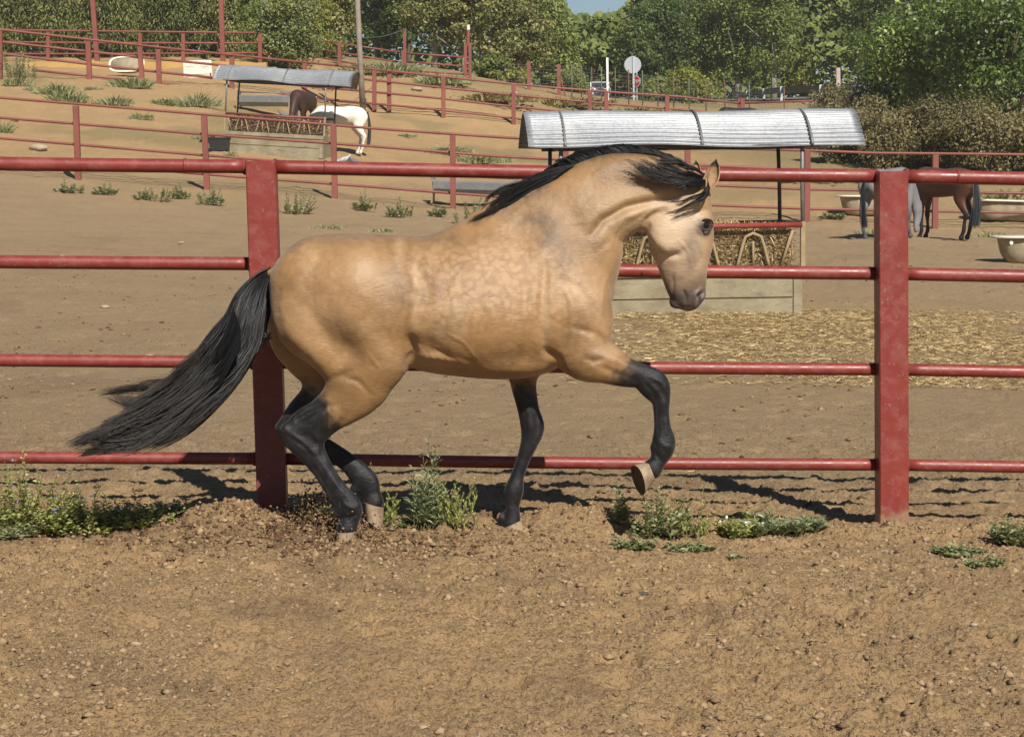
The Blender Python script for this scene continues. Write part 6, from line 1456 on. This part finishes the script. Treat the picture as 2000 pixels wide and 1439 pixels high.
# ------------------------------------------------------------------ ground litter
def scatter_mesh(name, X, Y, size, seed, mat, label, flat=.6, kind='clod', zoff=0.0, Z=None, stuffcat=None):
    r = np.random.default_rng(seed); n = len(X); z = ground_z(X, Y, True) if Z is None else Z
    u = np.array([(0, 0, 1), (1, 0, .1), (.31, .95, -.1), (-.81, .59, .15), (-.81, -.59, -.1), (.31, -.95, .1), (0, 0, -1)], float)
    V = u[None] * (.65 + .7 * r.random((n, 7, 1))) * size[:, None, None] * (1 + r.normal(0, .2, (n, 1, 3))); V[..., 2] *= flat
    th = r.random(n) * 6.283; c_, s_ = np.cos(th)[:, None], np.sin(th)[:, None]; vx = V[..., 0] * c_ - V[..., 1] * s_; vy = V[..., 0] * s_ + V[..., 1] * c_
    V[..., 0] = vx + X[:, None]; V[..., 1] = vy + Y[:, None]; V[..., 2] += (z + zoff * size)[:, None]
    tri = []
    for k in range(5):
        a, b = 1 + k, 1 + (k + 1) % 5; tri += [(0, a, b), (6, b, a)]
    F_ = (np.arange(n)[:, None, None] * 7 + np.array(tri)[None]).reshape(-1, 3)
    o = mesh_np(name, V.reshape(-1, 3), F_, mat, None, False, {'tone': np.repeat(r.random(n), 7)}); return tag(o, label, stuffcat, kind='stuff')
t = NT('earth_clod'); c = t.ramp(t.attr('tone'), [(0, (.14, .092, .052)), (.5, (.28, .19, .11)), (1, (.38, .27, .16))]); t.color(c); t.set(.97, 0, .1); t.bump(t.noise(t.coord(1), 60, 4, .7), .5, .01); MAT['clod'] = t.m
t = NT('dark_dung_crumb'); c = t.ramp(t.attr('tone'), [(0, (.07, .04, .022)), (.6, (.19, .115, .06)), (1, (.33, .22, .12))]); t.color(c); t.set(.97, 0, .1); MAT['crumb'] = t.m
r = np.random.default_rng(77)
n = 42000; Yc = 6.0 + (r.random(n) ** 1.1) * 4.2; Xc = (r.random(n) - .5) * 2 * .30 * Yc
kk = fbm(Xc * 1.2 + 4, Yc * 1.2, 21, 3) + .35 * np.exp(-((Yc - 9.3) / .4) ** 2) + .12 * (Xc > .3) * (Yc < 7.6); m = kk > r.uniform(.38, .75, n); Xc, Yc = Xc[m], Yc[m]
scatter_mesh('clods', Xc, Yc, .0036 + .017 * r.random(len(Xc)) ** 5, 1, MAT['clod'], 'loose earth clods on the riding track', .6, zoff=-.1)
n = 6500; Xc = r.normal(mound_c.x + .35, .5, n); Yc = r.normal(9.12, .20, n)
scatter_mesh('dung_crumbs', Xc, Yc, .003 + .013 * r.random(n) ** 3, 2, MAT['crumb'], 'dark dung crumbs churned up below the hind hooves', .7, zoff=.2)
n = 9000; Yc = 10.2 + r.random(n) ** 1.4 * 22; Xc = (r.random(n) - .5) * .62 * Yc; m = fbm(Xc * .9, Yc * .7, 23, 3) > r.uniform(.4, .7, n)
scatter_mesh('clods', Xc[m], Yc[m], .006 + .022 * r.random(m.sum()) ** 4, 11, MAT['crumb'], 'small dark clods and droppings over the bare paddock', .5, zoff=.15)
# dirt flung up by the hind hooves
n = 8000; a = np.abs(r.normal(0, 1, n)); hx = P(690, 1060, 9.2); X_ = hx.x + .03 - .22 * a + r.normal(0, .08, n); Y_ = 9.25 + r.normal(0, .10, n); Zf = .02 + np.abs(r.normal(0, .055, n)) * (1 + 1.3 * np.exp(-((X_ - hx.x + .18) / .12) ** 2))
scatter_mesh('flying_dirt', X_, Y_, .0012 + .007 * r.random(n) ** 4, 3, MAT['crumb'], 'crumbs of dirt flying up around the hind hooves', 1.0, Z=Zf)
def straws(name, X, Y, L, w, label, mat, seed, lift=.004, fine=False):
    r = np.random.default_rng(seed); n = len(X); z = ground_z(X, Y, fine) + lift; th = r.random(n) * 6.283; d = np.stack([np.cos(th), np.sin(th), r.normal(0, .10, n)], -1); s_ = np.stack([-np.sin(th), np.cos(th), r.normal(0, .4, n)], -1)
    C_ = np.stack([X, Y, z], -1); k = (L * (.3 + .9 * r.random(n)))[:, None] / 2; ww = w * (.6 + .8 * r.random(n))[:, None]; bend = np.stack([-np.sin(th), np.cos(th), .4 + 0 * th], -1) * k * .18 * r.normal(0, 1, (n, 1))
    V = np.stack([C_ - d * k - s_ * ww, C_ - d * k + s_ * ww, C_ + bend + s_ * ww, C_ + bend - s_ * ww, C_ + d * k + s_ * ww, C_ + d * k - s_ * ww], 1).reshape(-1, 3); b = np.arange(n)[:, None] * 6
    return tag(mesh_np(name, V, np.concatenate([b + np.array([0, 1, 2, 3]), b + np.array([3, 2, 4, 5])]), mat, None, False, {'tone': np.repeat(r.random(n), 6)}), label, kind='stuff')
n = 60000; X_ = r.normal(strawc.x + .3, 2.6, n); Y_ = r.uniform(16.4, 24.2, n); m = (fbm(X_ * .9, Y_ * .9, 5, 3) + .25 * np.exp(-((X_ - strawc.x) / 2.4) ** 2) > r.uniform(.35, .85, n)) & (X_ > .4); 
straws('straw_litter', X_[m], Y_[m], .085 * np.ones(m.sum()), .0028, 'golden straw litter spread in front of the near feeder', MAT['straw'], 4, .012)
n = 3800; Y_ = 6 + r.random(n) ** .8 * 14; X_ = (r.random(n) - .5) * .6 * Y_
straws('straw_bits', X_, Y_, .03 + .05 * r.random(n) ** 3, .0009, 'thin broken straws scattered over the track and paddock', MAT['straw'], 5, .004, True)
n = 26000; Y_ = 5.9 + r.random(n) ** 1.2 * 5; X_ = (r.random(n) - .5) * .6 * Y_
straws('fibre_litter', X_, Y_, .016 + .018 * r.random(n) ** 2, .0011, 'short fibres of old straw and manure trodden into the track', MAT['oldhay'], 6, .003, True)
# stones
def stone(px, py, Y, s_, lb, seed, col_=(.42, .34, .24)):
    r = random.Random(seed); bm = bmesh.new(); bmesh.ops.create_icosphere(bm, subdivisions=2, radius=1)
    for v in bm.verts: v.co *= .8 + .35 * r.random(); v.co.z *= .45
    me = bpy.data.meshes.new('stone'); bm.to_mesh(me); bm.free(); o = link('stone', me, simple('pale_stone', tuple(q * .85 for q in col_), .9, 0, .15, 5, .2), None, True); o.location = onground(px, py, Y, s_ * .15); s_ *= .65 if s_ > .05 else 1; o.scale = (s_, s_ * .8, s_ * .8); o.rotation_euler = (0, 0, r.random() * 3)
    return tag(o, lb, 'stone', 'pale stones on the ground')
for i, (x, y, Y, s_, lb) in enumerate(((353, 437, 34, .09, 'pale stone on bare ground left of the left square post'), (600, 456, 33, .11, 'flat pale stone above the horse rump'), (120, 467, 30, .06, 'small pale stone on the paddock near the left edge'), (206, 601, 22, .10, 'half-buried pale stone between the left rails'), (290, 690, 17.5, .09, 'low pale stone just above the third rail on the left'), (28, 219, 61, .22, 'pale rock on the slope at the left edge'), (75, 290, 55, .45, 'broad pale rock just above the thick top rail'), (745, 425, 37, .06, 'little stone left of the mane'), (815, 172, 88, .4, 'pale block of rubble under the pipe gate'), (845, 158, 89, .25, 'pale rubble stone by the right gate post'), (1005, 178, 92, .3, 'pale rubble right of the pipe gate'), (530, 143, 84, .6, 'pale rubble slab at the end of the ochre wall'),
        (1500, 1083, 8.7, .014, 'tiny pale pebble below the daisies'), (1643, 1088, 8.7, .014, 'tiny pale pebble left below the right square post'), (1727, 1047, 9.1, .022, 'dry leaf-like flat stone at the foot of the right square post'), (1903, 1245, 7.55, .018, 'small pale pebble low on the right of the track'), (1257, 1174, 8.05, .022, 'dark round clod stone in the middle of the track'), (1606, 1143, 8.25, .020, 'dark pebble right of the middle of the track'), (841, 1106, 8.6, .016, 'dark pebble under the horse belly'), (137, 1124, 8.5, .016, 'dark pebble at the lower left'))):
    stone(x, y, Y, s_, lb, i, (.10, .075, .06) if 'dark' in lb else (.42, .34, .24))

# ------------------------------------------------------------------ dusty summer air
mb = MB(); mb.box((0, 160, 11), (460, 350, 34))
t = NT('dusty_air'); t.t.nodes.remove(t.b); pv = t.n('ShaderNodeVolumePrincipled'); pv.inputs['Color'].default_value = (.95, .93, .88, 1); pv.inputs['Density'].default_value = .0004; pv.inputs['Anisotropy'].default_value = .1
t.l(pv.outputs[0], t.out.inputs['Volume'])
hz = mb.build('haze', t.m); tag(hz, 'thin dusty haze over the paddocks', kind='stuff')
